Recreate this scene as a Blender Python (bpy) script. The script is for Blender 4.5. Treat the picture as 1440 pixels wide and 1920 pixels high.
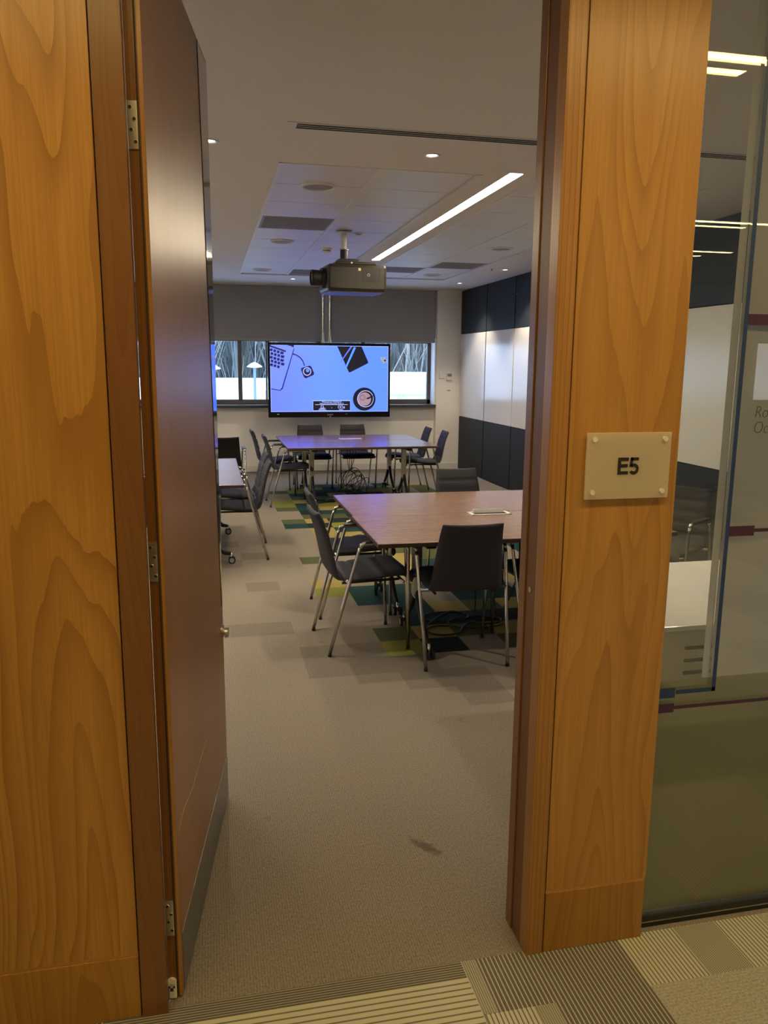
import bpy, bmesh, math, random
from math import radians, sin, cos, pi
from mathutils import Vector, Matrix
random.seed(7)
S = bpy.context.scene
for o in list(bpy.data.objects): bpy.data.objects.remove(o)
C = S.collection

# ------------------------------------------------------------------ camera
cd = bpy.data.cameras.new('camera'); cam = bpy.data.objects.new('camera', cd); C.objects.link(cam)
cd.sensor_fit = 'VERTICAL'; cd.sensor_height = 24.0; cd.lens = 1485.0/1920*24
cd.clip_start = .05; cd.clip_end = 400
F = 1485.
def ray(u, v): return Vector(((u-720)/F, -(v-960)/F, -1))
Yc = ray(388, 681).normalized(); Zd = -ray(651, 8800); Zc = (Zd - Yc*Zd.dot(Yc)).normalized()
if Zc.y < 0: Zc = -Zc
Xc = Yc.cross(Zc)
M3 = Matrix((Xc, Yc, Zc))
cam.matrix_world = Matrix.Translation((0, 0, 1.68)) @ M3.to_4x4()
S.camera = cam

# ------------------------------------------------------------------ exposure, world
S.view_settings.view_transform = 'Standard'; S.view_settings.look = 'None'
S.view_settings.gamma = 1; S.view_settings.exposure = 0.0
W = bpy.data.worlds.new('world'); S.world = W; W.use_nodes = True
nt = W.node_tree; nt.nodes.clear()
wo = nt.nodes.new('ShaderNodeOutputWorld'); bg = nt.nodes.new('ShaderNodeBackground')
bg.inputs[0].default_value = (.50, .66, 1.0, 1); bg.inputs[1].default_value = 5.0
nt.links.new(bg.outputs[0], wo.inputs[0])

WARM = (1.0, .69, .26); ROOM = (1.0, .82, .56)
P_CORR = 30.0        # corridor strips emission
P_STRIP = 76.0       # meeting room LED channel emission
P_DOWN = 80.0       # downlight spots, watts
P_SCREEN = 2.3

CEIL = 2.842; WALLY = 12.45; PX = 3.99

# ------------------------------------------------------------------ materials
MATS = {}
def newmat(name):
    m = bpy.data.materials.new(name); m.use_nodes = True
    return m, m.node_tree, m.node_tree.nodes['Principled BSDF']
def plain(name, col, rough=.6, metal=0, spec=.5, coat=0):
    if name in MATS: return MATS[name]
    m, t, b = newmat(name)
    b.inputs['Base Color'].default_value = (*col, 1); b.inputs['Roughness'].default_value = rough
    b.inputs['Metallic'].default_value = metal; b.inputs['Specular IOR Level'].default_value = spec
    b.inputs['Coat Weight'].default_value = coat
    # slight procedural mottling
    tc = t.nodes.new('ShaderNodeTexCoord'); n = t.nodes.new('ShaderNodeTexNoise'); n.inputs['Scale'].default_value = 35
    mr = t.nodes.new('ShaderNodeMapRange'); mr.inputs[3].default_value = rough*.92; mr.inputs[4].default_value = min(1, rough*1.08)
    t.links.new(tc.outputs['Object'], n.inputs['Vector']); t.links.new(n.outputs['Fac'], mr.inputs[0]); t.links.new(mr.outputs[0], b.inputs['Roughness'])
    MATS[name] = m; return m
def emis(name, col, st):
    m, t, b = newmat(name); b.inputs['Base Color'].default_value = (.02, .02, .02, 1)
    b.inputs['Emission Color'].default_value = (*col, 1); b.inputs['Emission Strength'].default_value = st
    b.inputs['Roughness'].default_value = .3
    MATS[name] = m; return m
def mnode(t, op, a, b=None, c=None):
    n = t.nodes.new('ShaderNodeMath'); n.operation = op
    for i, x in enumerate((a, b, c)):
        if x is None: continue
        if isinstance(x, (int, float)): n.inputs[i].default_value = x
        else: t.links.new(x, n.inputs[i])
    return n.outputs[0]
def ramp(t, fac, stops):
    r = t.nodes.new('ShaderNodeValToRGB'); e = r.color_ramp.elements
    while len(e) < len(stops): e.new(.5)
    for k, (p, c) in enumerate(stops): e[k].position = p; e[k].color = (*c, 1)
    t.links.new(fac, r.inputs[0]); return r.outputs[0]
def noise(t, vec, scale=1, detail=3, rough=.5):
    n = t.nodes.new('ShaderNodeTexNoise'); n.inputs['Scale'].default_value = scale
    n.inputs['Detail'].default_value = detail; n.inputs['Roughness'].default_value = rough
    t.links.new(vec, n.inputs['Vector']); return n.outputs['Fac']
def mapping(t, vec, scale=(1,1,1), loc=(0,0,0), rot=(0,0,0)):
    m = t.nodes.new('ShaderNodeMapping'); m.inputs['Scale'].default_value = scale
    m.inputs['Location'].default_value = loc; m.inputs['Rotation'].default_value = rot
    t.links.new(vec, m.inputs['Vector']); return m.outputs[0]
def mixc(t, fac, a, b, mode='MIX'):
    n = t.nodes.new('ShaderNodeMix'); n.data_type = 'RGBA'; n.blend_type = mode
    for s, x in ((0, fac), (6, a), (7, b)):
        if isinstance(x, (int, float)): n.inputs[s].default_value = x
        elif isinstance(x, tuple): n.inputs[s].default_value = (*x, 1)
        else: t.links.new(x, n.inputs[s])
    return n.outputs[2]

def wood(name, light, dark, x0=0.0, k=.035, rings=60, straight=False, along='Z', rough=.31, spread=.05, z0=0.0, contrast=1.0, cw=.11):
    """flat-sawn veneer: growth rings of a slightly tapered log, cut lengthwise, plus fine pores"""
    m, t, b = newmat(name)
    tc = t.nodes.new('ShaderNodeTexCoord'); v = tc.outputs['Object']
    sp = t.nodes.new('ShaderNodeSeparateXYZ'); t.links.new(v, sp.inputs[0])
    X, Y, Z = sp.outputs
    L = {'Z': Z, 'X': X, 'Y': Y}[along]
    A = {'Z': mnode(t, 'ADD', X, Y), 'X': mnode(t, 'ADD', Y, Z), 'Y': mnode(t, 'ADD', X, Z)}[along]
    cb = t.nodes.new('ShaderNodeCombineXYZ'); t.links.new(A, cb.inputs[0]); t.links.new(L, cb.inputs[2])
    q = cb.outputs[0]
    n1 = noise(t, mapping(t, q, (5, 1, .5), (z0*3.1, 0, z0)), 1, 2, .5)
    n2 = noise(t, mapping(t, q, (30, 1, 1.6), (z0, 0, z0)), 1, 2, .5)
    a = mnode(t, 'SUBTRACT', A, x0 + (0 if straight else 1.886))
    if straight:
        r = mnode(t, 'ADD', a, mnode(t, 'MULTIPLY', n1, spread))
    else:
        wob = mnode(t, 'MULTIPLY', mnode(t, 'SUBTRACT', noise(t, mapping(t, q, (0, 1, .9), (z0, 0, z0)), 1, 2, .5), .5), .16)
        a = mnode(t, 'ADD', a, wob)
        aa = mnode(t, 'MULTIPLY', a, a)
        heart = mnode(t, 'EXPONENT', mnode(t, 'MULTIPLY', aa, -1/(cw*cw)))
        n3 = noise(t, mapping(t, q, (7, 1, .75), (z0*1.7, 0, z0*2)), 1, 1.5, .5)
        r = mnode(t, 'SUBTRACT', mnode(t, 'SQRT', mnode(t, 'ADD', aa, .0010)), mnode(t, 'MULTIPLY', mnode(t, 'MULTIPLY', L, k), heart))
        r = mnode(t, 'ADD', r, mnode(t, 'MULTIPLY', n3, .11))
        r = mnode(t, 'ADD', r, mnode(t, 'MULTIPLY', mnode(t, 'SINE', mnode(t, 'MULTIPLY', r, 95)), .0045))
    r = mnode(t, 'ADD', r, mnode(t, 'MULTIPLY', n2, .006))
    w = mnode(t, 'FRACT', mnode(t, 'MULTIPLY', r, rings))
    w = mnode(t, 'MULTIPLY', mnode(t, 'POWER', w, 2.6), mnode(t, 'MULTIPLY_ADD', noise(t, mapping(t, q, (11, 1, 1.1), (z0, 0, 3)), 1, 2), 1.6, .1))
    mid = tuple((x+y)/2 for x, y in zip(light, dark))
    broad = noise(t, mapping(t, q, (38, 1, 1.0) if along == 'X' else (7, 1, .5), (3, 0, z0+2)), 1, 3 if along == 'X' else 2, .6)
    base = ramp(t, broad, [(.3, light), (.72, tuple(l*.62+d*.38 for l, d in zip(light, dark)))])
    col = mixc(t, mnode(t, 'MULTIPLY', w, .62*contrast), base, dark)
    streak = noise(t, mapping(t, q, (130, 1, 2.2), (5, 0, z0)), 1, 3, .65)
    sm = t.nodes.new('ShaderNodeMapRange'); sm.inputs[1].default_value = .42; sm.inputs[2].default_value = .72; t.links.new(streak, sm.inputs[0])
    col = mixc(t, mnode(t, 'MULTIPLY', sm.outputs[0], .45*contrast), col, mid)
    col = mixc(t, mnode(t, 'MULTIPLY', sm.outputs[0], .16*contrast), col, dark)
    pores = noise(t, mapping(t, q, (420, 1, 9)), 1, 2, .7)
    pf = mnode(t, 'MULTIPLY', mnode(t, 'SUBTRACT', pores, .45), 1.1); 
    cl = t.nodes.new('ShaderNodeClamp'); t.links.new(pf, cl.inputs[0])
    col = mixc(t, mnode(t, 'MULTIPLY', cl.outputs[0], .45*contrast), col, tuple(d*.8 for d in dark))
    t.links.new(col, b.inputs['Base Color']); b.inputs['Roughness'].default_value = rough
    bp = t.nodes.new('ShaderNodeBump'); bp.inputs['Strength'].default_value = .06; bp.inputs['Distance'].default_value = .001
    t.links.new(pores, bp.inputs['Height']); t.links.new(bp.outputs[0], b.inputs['Normal'])
    MATS[name] = m; return m

GL, GD = (.50, .265, .060), (.21, .088, .015)
wood_left = wood('cladding_veneer_left', GL, GD, x0=-.335, k=-.085, rings=46, z0=1.3, contrast=1.15)
wood_left_low = wood('cladding_veneer_plinth', (.43,.215,.045), GD, x0=-.33, k=-.08, rings=46, z0=5.3)
wood_pillar = wood('pillar_veneer', (.51,.275,.070), (.24,.105,.022), x0=1.06, k=-.085, rings=48, z0=2.2, contrast=.85)
wood_pillar_low = wood('pillar_plinth_veneer', (.41,.205,.045), GD, x0=1.0, k=-.06, rings=50, z0=8.2)
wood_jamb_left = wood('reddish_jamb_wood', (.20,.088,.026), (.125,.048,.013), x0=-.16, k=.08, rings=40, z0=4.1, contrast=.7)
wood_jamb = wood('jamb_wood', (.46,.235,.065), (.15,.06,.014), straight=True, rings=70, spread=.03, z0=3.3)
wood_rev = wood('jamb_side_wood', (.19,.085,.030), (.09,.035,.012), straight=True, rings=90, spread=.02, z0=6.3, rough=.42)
wood_door = wood('door_veneer', (.30,.145,.060), (.16,.070,.026), straight=True, rings=42, spread=.10, z0=9.3, rough=.33, contrast=.55)
wood_edge = wood('door_edge_wood', (.24,.10,.025), (.10,.035,.008), straight=True, rings=110, spread=.02, z0=1.3)
wood_table = wood('walnut_tabletop', (.33,.205,.14), (.080,.042,.028), straight=True, along='X', rings=46, spread=.16, rough=.21, z0=2.7, contrast=1.6)

def carpet(name, c1, c2, rib=260, ribaxis='X', stain=False, ribs=.35, bump=.3):
    m, t, b = newmat(name)
    tc = t.nodes.new('ShaderNodeTexCoord'); v = tc.outputs['Object']
    sp = t.nodes.new('ShaderNodeSeparateXYZ'); t.links.new(v, sp.inputs[0])
    ax = sp.outputs[0] if ribaxis == 'X' else sp.outputs[1]
    wv = mnode(t, 'MULTIPLY_ADD', mnode(t, 'SINE', mnode(t, 'MULTIPLY', ax, rib*2)), .5, .5)
    nz = noise(t, mapping(t, v, (170, 120, 1)), 1, 4, .8)
    f = mnode(t, 'ADD', mnode(t, 'MULTIPLY', wv, .16*ribs), mnode(t, 'MULTIPLY', nz, 1-.16*ribs))
    f2 = t.nodes.new('ShaderNodeMapRange'); f2.inputs[1].default_value = .38; f2.inputs[2].default_value = .62
    t.links.new(f, f2.inputs[0])
    col = mixc(t, f2.outputs[0], c2, c1)
    if stain:
        blot = noise(t, mapping(t, v, (1.1, 1.1, 1), (4, 2, 0)), 1, 3, .5)
        col = mixc(t, mnode(t, 'MULTIPLY', blot, .35), col, tuple(x*.62 for x in c1))
        sp2 = noise(t, mapping(t, v, (9, 9, 1), (1, 7, 0)), 1, 4, .6)
        g = t.nodes.new('ShaderNodeMapRange'); g.inputs[1].default_value = .66; g.inputs[2].default_value = .74
        t.links.new(sp2, g.inputs[0])
        col = mixc(t, mnode(t, 'MULTIPLY', g.outputs[0], .35), col, (.09, .07, .05))
        # one elongated stain on the walkway
        mp = mapping(t, v, (1, 1, 1), (-.705, -2.448, 0)); rt = mapping(t, mapping(t, mp, (1, 1, 1), (0, 0, 0), (0, 0, radians(55))), (1/.082, 1/.024, 1))
        ln = t.nodes.new('ShaderNodeVectorMath'); ln.operation = 'LENGTH'; t.links.new(rt, ln.inputs[0])
        dd = mnode(t, 'ADD', ln.outputs['Value'], mnode(t, 'MULTIPLY', mnode(t, 'SUBTRACT', noise(t, mapping(t, v, (40, 40, 1)), 1, 3), .5), 1.6))
        g2 = t.nodes.new('ShaderNodeMapRange'); g2.inputs[1].default_value = 1.1; g2.inputs[2].default_value = .5
        t.links.new(dd, g2.inputs[0])
        col = mixc(t, mnode(t, 'MULTIPLY', g2.outputs[0], .6), col, (.06, .045, .03))
    t.links.new(col, b.inputs['Base Color']); b.inputs['Roughness'].default_value = .95; b.inputs['Specular IOR Level'].default_value = .1
    bp = t.nodes.new('ShaderNodeBump'); bp.inputs['Strength'].default_value = bump; bp.inputs['Distance'].default_value = .004
    t.links.new(f, bp.inputs['Height']); t.links.new(bp.outputs[0], b.inputs['Normal'])
    MATS[name] = m; return m
def stripes(name, a, b_, pitch=.016, duty=.5, ax=0):
    m, t, b = newmat(name)
    tc = t.nodes.new('ShaderNodeTexCoord'); v = tc.outputs['Object']
    sp = t.nodes.new('ShaderNodeSeparateXYZ'); t.links.new(v, sp.inputs[0])
    fr = mnode(t, 'FRACT', mnode(t, 'DIVIDE', mnode(t, 'ADD', sp.outputs[ax], 10), pitch))
    tri = mnode(t, 'ABSOLUTE', mnode(t, 'SUBTRACT', fr, .5))
    g = t.nodes.new('ShaderNodeMapRange'); g.inputs[1].default_value = duty*.5-.06; g.inputs[2].default_value = duty*.5+.06
    t.links.new(tri, g.inputs[0])
    nz = noise(t, mapping(t, v, (300, 300, 1)), 1, 2, .7)
    col = mixc(t, g.outputs[0], a, b_)
    col = mixc(t, mnode(t, 'MULTIPLY', nz, .5), col, tuple(x*.55 for x in a))
    t.links.new(col, b.inputs['Base Color']); b.inputs['Roughness'].default_value = .95; b.inputs['Specular IOR Level'].default_value = .1
    MATS[name] = m; return m

def glassmat(name, tint, ior=1.5, refl=1.0, rough=0.0):
    m = bpy.data.materials.new(name); m.use_nodes = True; t = m.node_tree; t.nodes.clear()
    o = t.nodes.new('ShaderNodeOutputMaterial'); mx = t.nodes.new('ShaderNodeMixShader')
    tr = t.nodes.new('ShaderNodeBsdfTransparent'); gl = t.nodes.new('ShaderNodeBsdfGlossy'); lw = t.nodes.new('ShaderNodeLayerWeight'); lw.inputs[0].default_value = .5
    f0 = ((ior-1)/(ior+1))**2*1.6
    tr.inputs[0].default_value = (*tint, 1); gl.inputs['Roughness'].default_value = rough
    fac = mnode(t, 'MULTIPLY_ADD', mnode(t, 'POWER', lw.outputs['Facing'], 5.0), 1-f0, f0)
    gl.inputs[0].default_value = (refl, refl, refl, 1)
    t.links.new(fac, mx.inputs[0]); t.links.new(tr.outputs[0], mx.inputs[1]); t.links.new(gl.outputs[0], mx.inputs[2]); t.links.new(mx.outputs[0], o.inputs[0])
    MATS[name] = m; return m
def filmmat(name, col, opac):
    m = bpy.data.materials.new(name); m.use_nodes = True; t = m.node_tree; t.nodes.clear()
    o = t.nodes.new('ShaderNodeOutputMaterial'); mx = t.nodes.new('ShaderNodeMixShader')
    tr = t.nodes.new('ShaderNodeBsdfTransparent'); df = t.nodes.new('ShaderNodeBsdfDiffuse'); tl = t.nodes.new('ShaderNodeBsdfTranslucent'); m2 = t.nodes.new('ShaderNodeMixShader')
    df.inputs[0].default_value = (*col, 1); tl.inputs[0].default_value = (*col, 1); m2.inputs[0].default_value = .5; mx.inputs[0].default_value = opac
    t.links.new(df.outputs[0], m2.inputs[1]); t.links.new(tl.outputs[0], m2.inputs[2])
    t.links.new(tr.outputs[0], mx.inputs[1]); t.links.new(m2.outputs[0], mx.inputs[2]); t.links.new(mx.outputs[0], o.inputs[0])
    MATS[name] = m; return m

m_wall = plain('wall_paint', (.84, .81, .76), .8)
m_ceil = plain('ceiling_paint', (.70, .68, .65), .85)
m_tile = plain('ceiling_tile_metal', (.66, .66, .67), .48, .08)
m_trimw = plain('white_trim', (.70, .68, .64), .5)
m_blind = plain('grey_blind_fabric', (.30, .295, .30), .9)
m_winf = plain('window_frame_grey', (.14, .12, .12), .5)
m_sill = plain('dark_window_sill', (.05, .05, .058), .45)
m_lam = plain('charcoal_laminate', (.020, .026, .031), .55, 0, .22)
m_gap = plain('black_gap', (.006, .006, .007), .6)
m_wboard = plain('whiteboard_enamel', (.74, .735, .73), .17, 0, .4, 0)
m_chrome = plain('chrome', (.62, .61, .59), .17, 1)
m_steel = plain('brushed_steel', (.55, .53, .48), .30, 1)
m_plate = plain('kick_plate_steel', (.24, .24, .24), .34, .8)
m_mirror = plain('polished_edge_strip', (.36, .36, .37), .06, 1)
m_black = plain('black_plastic', (.012, .012, .013), .45)
m_rub = plain('black_rubber', (.01, .01, .01), .7)
m_fab = plain('charcoal_upholstery', (.036, .036, .046), .75, 0, .35)
m_bfab = plain('black_mesh_fabric', (.010, .010, .011), .9, 0, .2)
m_bezel = plain('gloss_black_bezel', (.006, .006, .008), .12)
m_proj = plain('dark_olive_plastic', (.018, .015, .009), .45)
m_white = plain('white_plastic', (.75, .74, .70), .35)
m_dark = plain('dark_slot', (.02, .02, .02), .8)
m_tedge = plain('dark_table_edge', (.05, .025, .018), .4)
m_desk = plain('white_laminate', (.80, .80, .78), .12, 0, .6, .3)
m_ink = plain('black_lettering', (.012, .010, .008), .5)
m_grey = plain('grey_lettering', (.05, .048, .045), .6)
m_sign = filmmat('frosted_acrylic', (.80, .74, .62), .84)
m_blue = plain('blue_vinyl', (.015, .045, .15), .45)
m_purple = plain('purple_vinyl', (.055, .018, .055), .45)
m_vent = plain('grey_grille', (.28, .26, .24), .6)
m_vent2 = plain('grille_shadow', (.20, .19, .175), .7)
m_glass = glassmat('tinted_glass', (.93, .94, .89), 1.62)
m_wglass = glassmat('window_glass', (.92, .96, .97), 1.45)
m_film = filmmat('frosted_privacy_film', (.58, .59, .66), .88)
m_film_low = filmmat('dark_privacy_film', (.33, .34, .25), .93)
m_led = emis('led_diffuser', ROOM, P_STRIP)
m_corr = emis('corridor_led_diffuser', WARM, P_CORR)
m_spot = emis('downlight_lamp', (1, .88, .70), 12)
c_floor = carpet('meeting_room_carpet', (.31, .275, .225), (.15, .13, .105), 385, 'X', True, .6, .3)

# ------------------------------------------------------------------ mesh helpers
class MB:
    def __init__(s): s.v = []; s.f = []; s.mi = []; s.mats = []; s.sm = []
    def _m(s, mat):
        if mat not in s.mats: s.mats.append(mat)
        return s.mats.index(mat)
    def add(s, vs, fs, mat, smooth=False, T=None):
        b = len(s.v); k = s._m(mat)
        for p in vs: s.v.append(tuple(T @ Vector(p)) if T else tuple(p))
        for f in fs: s.f.append([b+i for i in f]); s.mi.append(k); s.sm.append(smooth)
        return s
    def box(s, a, b, mat, T=None, bev=0):
        x0, x1 = sorted((a[0], b[0])); y0, y1 = sorted((a[1], b[1])); z0, z1 = sorted((a[2], b[2]))
        if bev <= 0:
            vs = [(x, y, z) for x in (x0, x1) for y in (y0, y1) for z in (z0, z1)]
            return s.add(vs, [(0,1,3,2),(4,6,7,5),(0,4,5,1),(2,3,7,6),(0,2,6,4),(1,5,7,3)], mat, False, T)
        bm = bmesh.new(); bmesh.ops.create_cube(bm, size=1)
        for v in bm.verts: v.co = Vector(((x0+x1)/2+v.co.x*(x1-x0), (y0+y1)/2+v.co.y*(y1-y0), (z0+z1)/2+v.co.z*(z1-z0)))
        bmesh.ops.bevel(bm, geom=bm.edges[:], offset=bev, segments=2, affect='EDGES', profile=.5)
        bm.verts.index_update(); vs = [v.co.copy() for v in bm.verts]; fs = [[v.index for v in f.verts] for f in bm.faces]; bm.free()
        return s.add(vs, fs, mat, False, T)
    def tube(s, pts, r, mat, n=10, T=None, closed=False, sx=1.0):
        pts = [Vector(p) for p in pts]; vs = []; fs = []; N = len(pts); up = None
        for i, p in enumerate(pts):
            if closed: d = pts[(i+1) % N]-pts[i-1]
            else: d = pts[min(i+1, N-1)]-pts[max(i-1, 0)]
            d.normalize()
            if up is None:
                a = Vector((0,0,1)) if abs(d.z) < .9 else Vector((1,0,0)); up = (a - d*a.dot(d)).normalized()
            else: up = (up - d*up.dot(d)).normalized()
            w = d.cross(up); rr = r[i] if isinstance(r, (list, tuple)) else r
            for k in range(n):
                a = 2*pi*k/n; vs.append(p + up*cos(a)*rr + w*sin(a)*rr*sx)
        m = N if closed else N-1
        for i in range(m):
            for k in range(n):
                j = (i+1) % N
                fs.append((i*n+k, i*n+(k+1) % n, j*n+(k+1) % n, j*n+k))
        if not closed: fs.append(tuple(range(n))[::-1]); fs.append(tuple((N-1)*n+k for k in range(n)))
        return s.add(vs, fs, mat, True, T)
    def cyl(s, c, r, h, mat, axis='Z', n=24, T=None, r2=None):
        c = Vector(c); ax = {'X': Vector((1,0,0)), 'Y': Vector((0,1,0)), 'Z': Vector((0,0,1))}[axis]
        a = Vector((0,0,1)) if axis != 'Z' else Vector((1,0,0)); w = ax.cross(a); r2 = r if r2 is None else r2
        vs = []
        for q, rr in ((0, r), (1, r2)):
            for k in range(n):
                t = 2*pi*k/n; vs.append(c + ax*h*q + a*cos(t)*rr + w*sin(t)*rr)
        b0 = len(vs)
        s.add(vs, [(k, (k+1) % n, n+(k+1) % n, n+k) for k in range(n)], mat, True, T)
        s.add(vs, [tuple(range(n))[::-1], tuple(range(n, 2*n))], mat, False, T); return s
    def lathe(s, prof, mat, n=24, T=None):
        vs = []; fs = []
        for (r, z) in prof:
            for k in range(n): vs.append((r*cos(2*pi*k/n), r*sin(2*pi*k/n), z))
        for i in range(len(prof)-1):
            for k in range(n): fs.append((i*n+k, i*n+(k+1) % n, (i+1)*n+(k+1) % n, (i+1)*n+k))
        return s.add(vs, fs, mat, True, T)
    def torus(s, c, R, r, mat, axis='X', n=24, T=None):
        pts = []
        for k in range(n):
            a = 2*pi*k/n
            pts.append({'X': (0, cos(a)*R, sin(a)*R), 'Y': (cos(a)*R, 0, sin(a)*R), 'Z': (cos(a)*R, sin(a)*R, 0)}[axis])
        return s.tube([Vector(c)+Vector(p) for p in pts], r, mat, 8, T, True)
    def poly(s, pts, mat, T=None): return s.add(pts, [tuple(range(len(pts)))], mat, False, T)
    def prism(s, pts, d, mat, T=None):
        d = Vector(d); n = len(pts); vs = [Vector(p) for p in pts] + [Vector(p)+d for p in pts]
        return s.add(vs, [tuple(range(n))[::-1], tuple(range(n, 2*n))] + [(k, (k+1) % n, n+(k+1) % n, n+k) for k in range(n)], mat, False, T)
    def build(s, name, parent=None):
        me = bpy.data.meshes.new(name); me.from_pydata(s.v, [], s.f)
        for m in s.mats: me.materials.append(m)
        for p, k, q in zip(me.polygons, s.mi, s.sm): p.material_index = k; p.use_smooth = q
        bm = bmesh.new(); bm.from_mesh(me); bmesh.ops.recalc_face_normals(bm, faces=bm.faces[:]); bm.to_mesh(me); bm.free()
        me.update()
        o = bpy.data.objects.new(name, me); C.objects.link(o)
        if parent: o.parent = parent
        return o
def tag(o, label=None, cat=None, group=None, kind=None):
    if label: o['label'] = label
    if cat: o['category'] = cat
    if group: o['group'] = group
    if kind: o['kind'] = kind
    return o
def empty(name, loc=(0,0,0), rz=0, label=None, cat=None, group=None, kind=None):
    o = bpy.data.objects.new(name, None); C.objects.link(o); o.location = loc; o.rotation_euler = (0, 0, rz)
    o.empty_display_size = .05
    return tag(o, label, cat, group, kind)
def structure(o, label=None): return tag(o, label, None, None, 'structure')
def copy_tree(o, parent=None):
    c = o.copy(); C.objects.link(c)
    if parent: c.parent = parent
    for ch in [x for x in bpy.data.objects if x.parent == o]: copy_tree(ch, c)
    return c
def text_mesh(body, size, mat, name, parent=None, extrude=.001, bold=0.0, sx=1.0, spacing=1.0, align='CENTER'):
    cu = bpy.data.curves.new(name, 'FONT'); cu.body = body; cu.size = size; cu.extrude = extrude; cu.offset = bold
    cu.align_x = align; cu.align_y = 'CENTER'; cu.space_character = spacing
    o = bpy.data.objects.new(name, cu); C.objects.link(o)
    dg = bpy.context.evaluated_depsgraph_get(); dg.update()
    me = bpy.data.meshes.new_from_object(o.evaluated_get(dg)); bpy.data.objects.remove(o)
    for v in me.vertices: v.co.x *= sx
    me.name = name; me.materials.clear(); me.materials.append(mat)
    r = bpy.data.objects.new(name, me); C.objects.link(r)
    if parent: r.parent = parent
    return r

# ------------------------------------------------------------------ room shell
XL = -3.2
# floor: carpet tiles on a 0.25 m grid under the tables, one mesh
tilecols = {'yellow': ((.38, .31, .11), (.20, .155, .05)), 'olive': ((.10, .115, .055), (.05, .058, .028)),
            'lime': ((.26, .265, .06), (.13, .135, .03)), 'teal': ((.022, .065, .068), (.01, .03, .032)),
            'night': ((.022, .035, .035), (.01, .015, .015)), 'greybrown': ((.24, .21, .175), (.115, .10, .085))}
TM = {k: carpet('carpet_tile_'+k, a, b, 385, 'X') for k, (a, b) in tilecols.items()}
fx = MB()
GX0, GY0, g = -.01, 1.90, .25
cells = {}
rnd = random.Random(11)
for j in range(0, 30):          # y from 4.30
    for i in range(0, 10):      # x from .74
        y = 4.30+.25*j
        if y > 11.0: continue
        near, far = y < 6.6, y > 9.0
        p = .30 if i == 0 else .80
        if i > 8: p = .25
        if rnd.random() > p: continue
        c = rnd.choice(['yellow', 'olive', 'teal', 'night', 'olive', 'yellow', 'lime', 'teal', 'night'])
        if i > 0 and (i-1, j) in cells and rnd.random() < .40: c = cells[(i-1, j)]
        cells[(i, j)] = c
fixed = {(0,0):None,(1,0):'lime',(2,0):'night',(3,0):None,(0,1):None,(1,1):'olive',(2,1):'yellow',(3,1):'olive',(4,1):'yellow',(5,1):'olive',(0,2):None,(1,2):None,(2,2):'teal',(3,2):'teal',(4,2):'night',(5,2):'night',
  (0,3):None,(1,3):None,(2,3):'teal',(3,3):'yellow',(4,3):'olive',(0,4):None,(1,4):'teal',(2,4):'teal',(0,5):'lime',(1,5):'teal',(2,5):'teal',(3,5):'teal',(0,6):'yellow',(1,6):None,(2,6):None,(0,7):None,(1,7):'yellow',(2,7):'olive',(3,7):'yellow',(0,8):None,(1,8):'yellow',(2,8):'teal',(0,9):'olive',(1,9):None,(2,9):'night',(3,9):'yellow',
  (0,10):None,(1,10):None,(2,10):'yellow',(0,11):None,(1,11):None,(2,11):'yellow',(0,12):None,(1,12):None,(2,12):'yellow',(3,12):'olive',(0,13):None,(1,13):'yellow',(2,13):'yellow',(3,13):'teal',(0,14):None,(1,14):'yellow',(2,14):'teal',(3,14):'night',
  (0,15):'teal',(1,15):'night',(2,15):'lime',(3,15):'yellow',(0,16):'olive',(1,16):'yellow',(2,16):'night',(3,16):'olive',(0,17):None,(1,17):'olive',(2,17):'olive',(3,17):'night',(1,18):'night',(2,18):'teal',(3,18):'teal',(0,18):None,
  (0,19):'olive',(1,19):'teal',(2,19):'yellow',(0,20):'lime',(1,20):'teal',(2,20):'lime',(3,20):'yellow',(0,21):'lime',(1,21):'yellow',(2,21):'teal',(0,22):None,(1,22):'olive',(2,22):'olive',
  (0,23):'yellow',(1,23):'teal',(2,23):'night',(0,24):'olive',(1,24):'lime',(2,24):'teal',(3,24):'teal',(4,24):'teal'}
for k, c in fixed.items():
    if c is None: cells.pop(k, None)
    else: cells[k] = c
for (i, j), k in {(-1,-1):'g',(0,-1):'g',(-1,0):'g',(0,0):'g',(-3,2):'g',(-2,2):'g',(1,-2):'g',(2,-2):'g',(1,-1):'g',(-2,6):'g',(-4,9):'g',(-3,9):'g',(-2,10):'g',(-4,12):'g',(-3,12):'g',(3,-5):'g',(4,-5):'g',(4,-4):'g',(2,-3):'g'}.items():
    if (i, j) not in cells: cells[(i, j)] = 'greybrown'
xs0, ys0 = .74, 4.30
i0, i1 = int((XL-xs0)/g)-1, int((4.1-xs0)/g)+1
xs = [XL-.1]+[xs0+g*i for i in range(-15, 14) if XL < xs0+g*i < 4.1]+[4.15]
ys = [1.90]+[ys0+g*j for j in range(-9, 33) if ys0+g*j < 12.6]+[12.65]
vid = {}
vs = []
for a, x in enumerate(xs):
    for b, y in enumerate(ys): vid[(a, b)] = len(vs); vs.append((x, y, 0))
bym = {}
for a in range(len(xs)-1):
    for b in range(len(ys)-1):
        ci = round((xs[a]-xs0)/g); cj = round((ys[b]-ys0)/g)
        m = TM.get(cells.get((ci, cj)), c_floor) if (b > 0) else c_floor
        bym.setdefault(m, []).append((vid[(a, b)], vid[(a+1, b)], vid[(a+1, b+1)], vid[(a, b+1)]))
k0 = True
for m, fs in bym.items():
    fx.add(vs, fs, m)
fx.box((XL-.1, 1.90, -.12), (4.15, 12.65, -.004), m_dark)
structure(fx.build('floor'))

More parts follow.
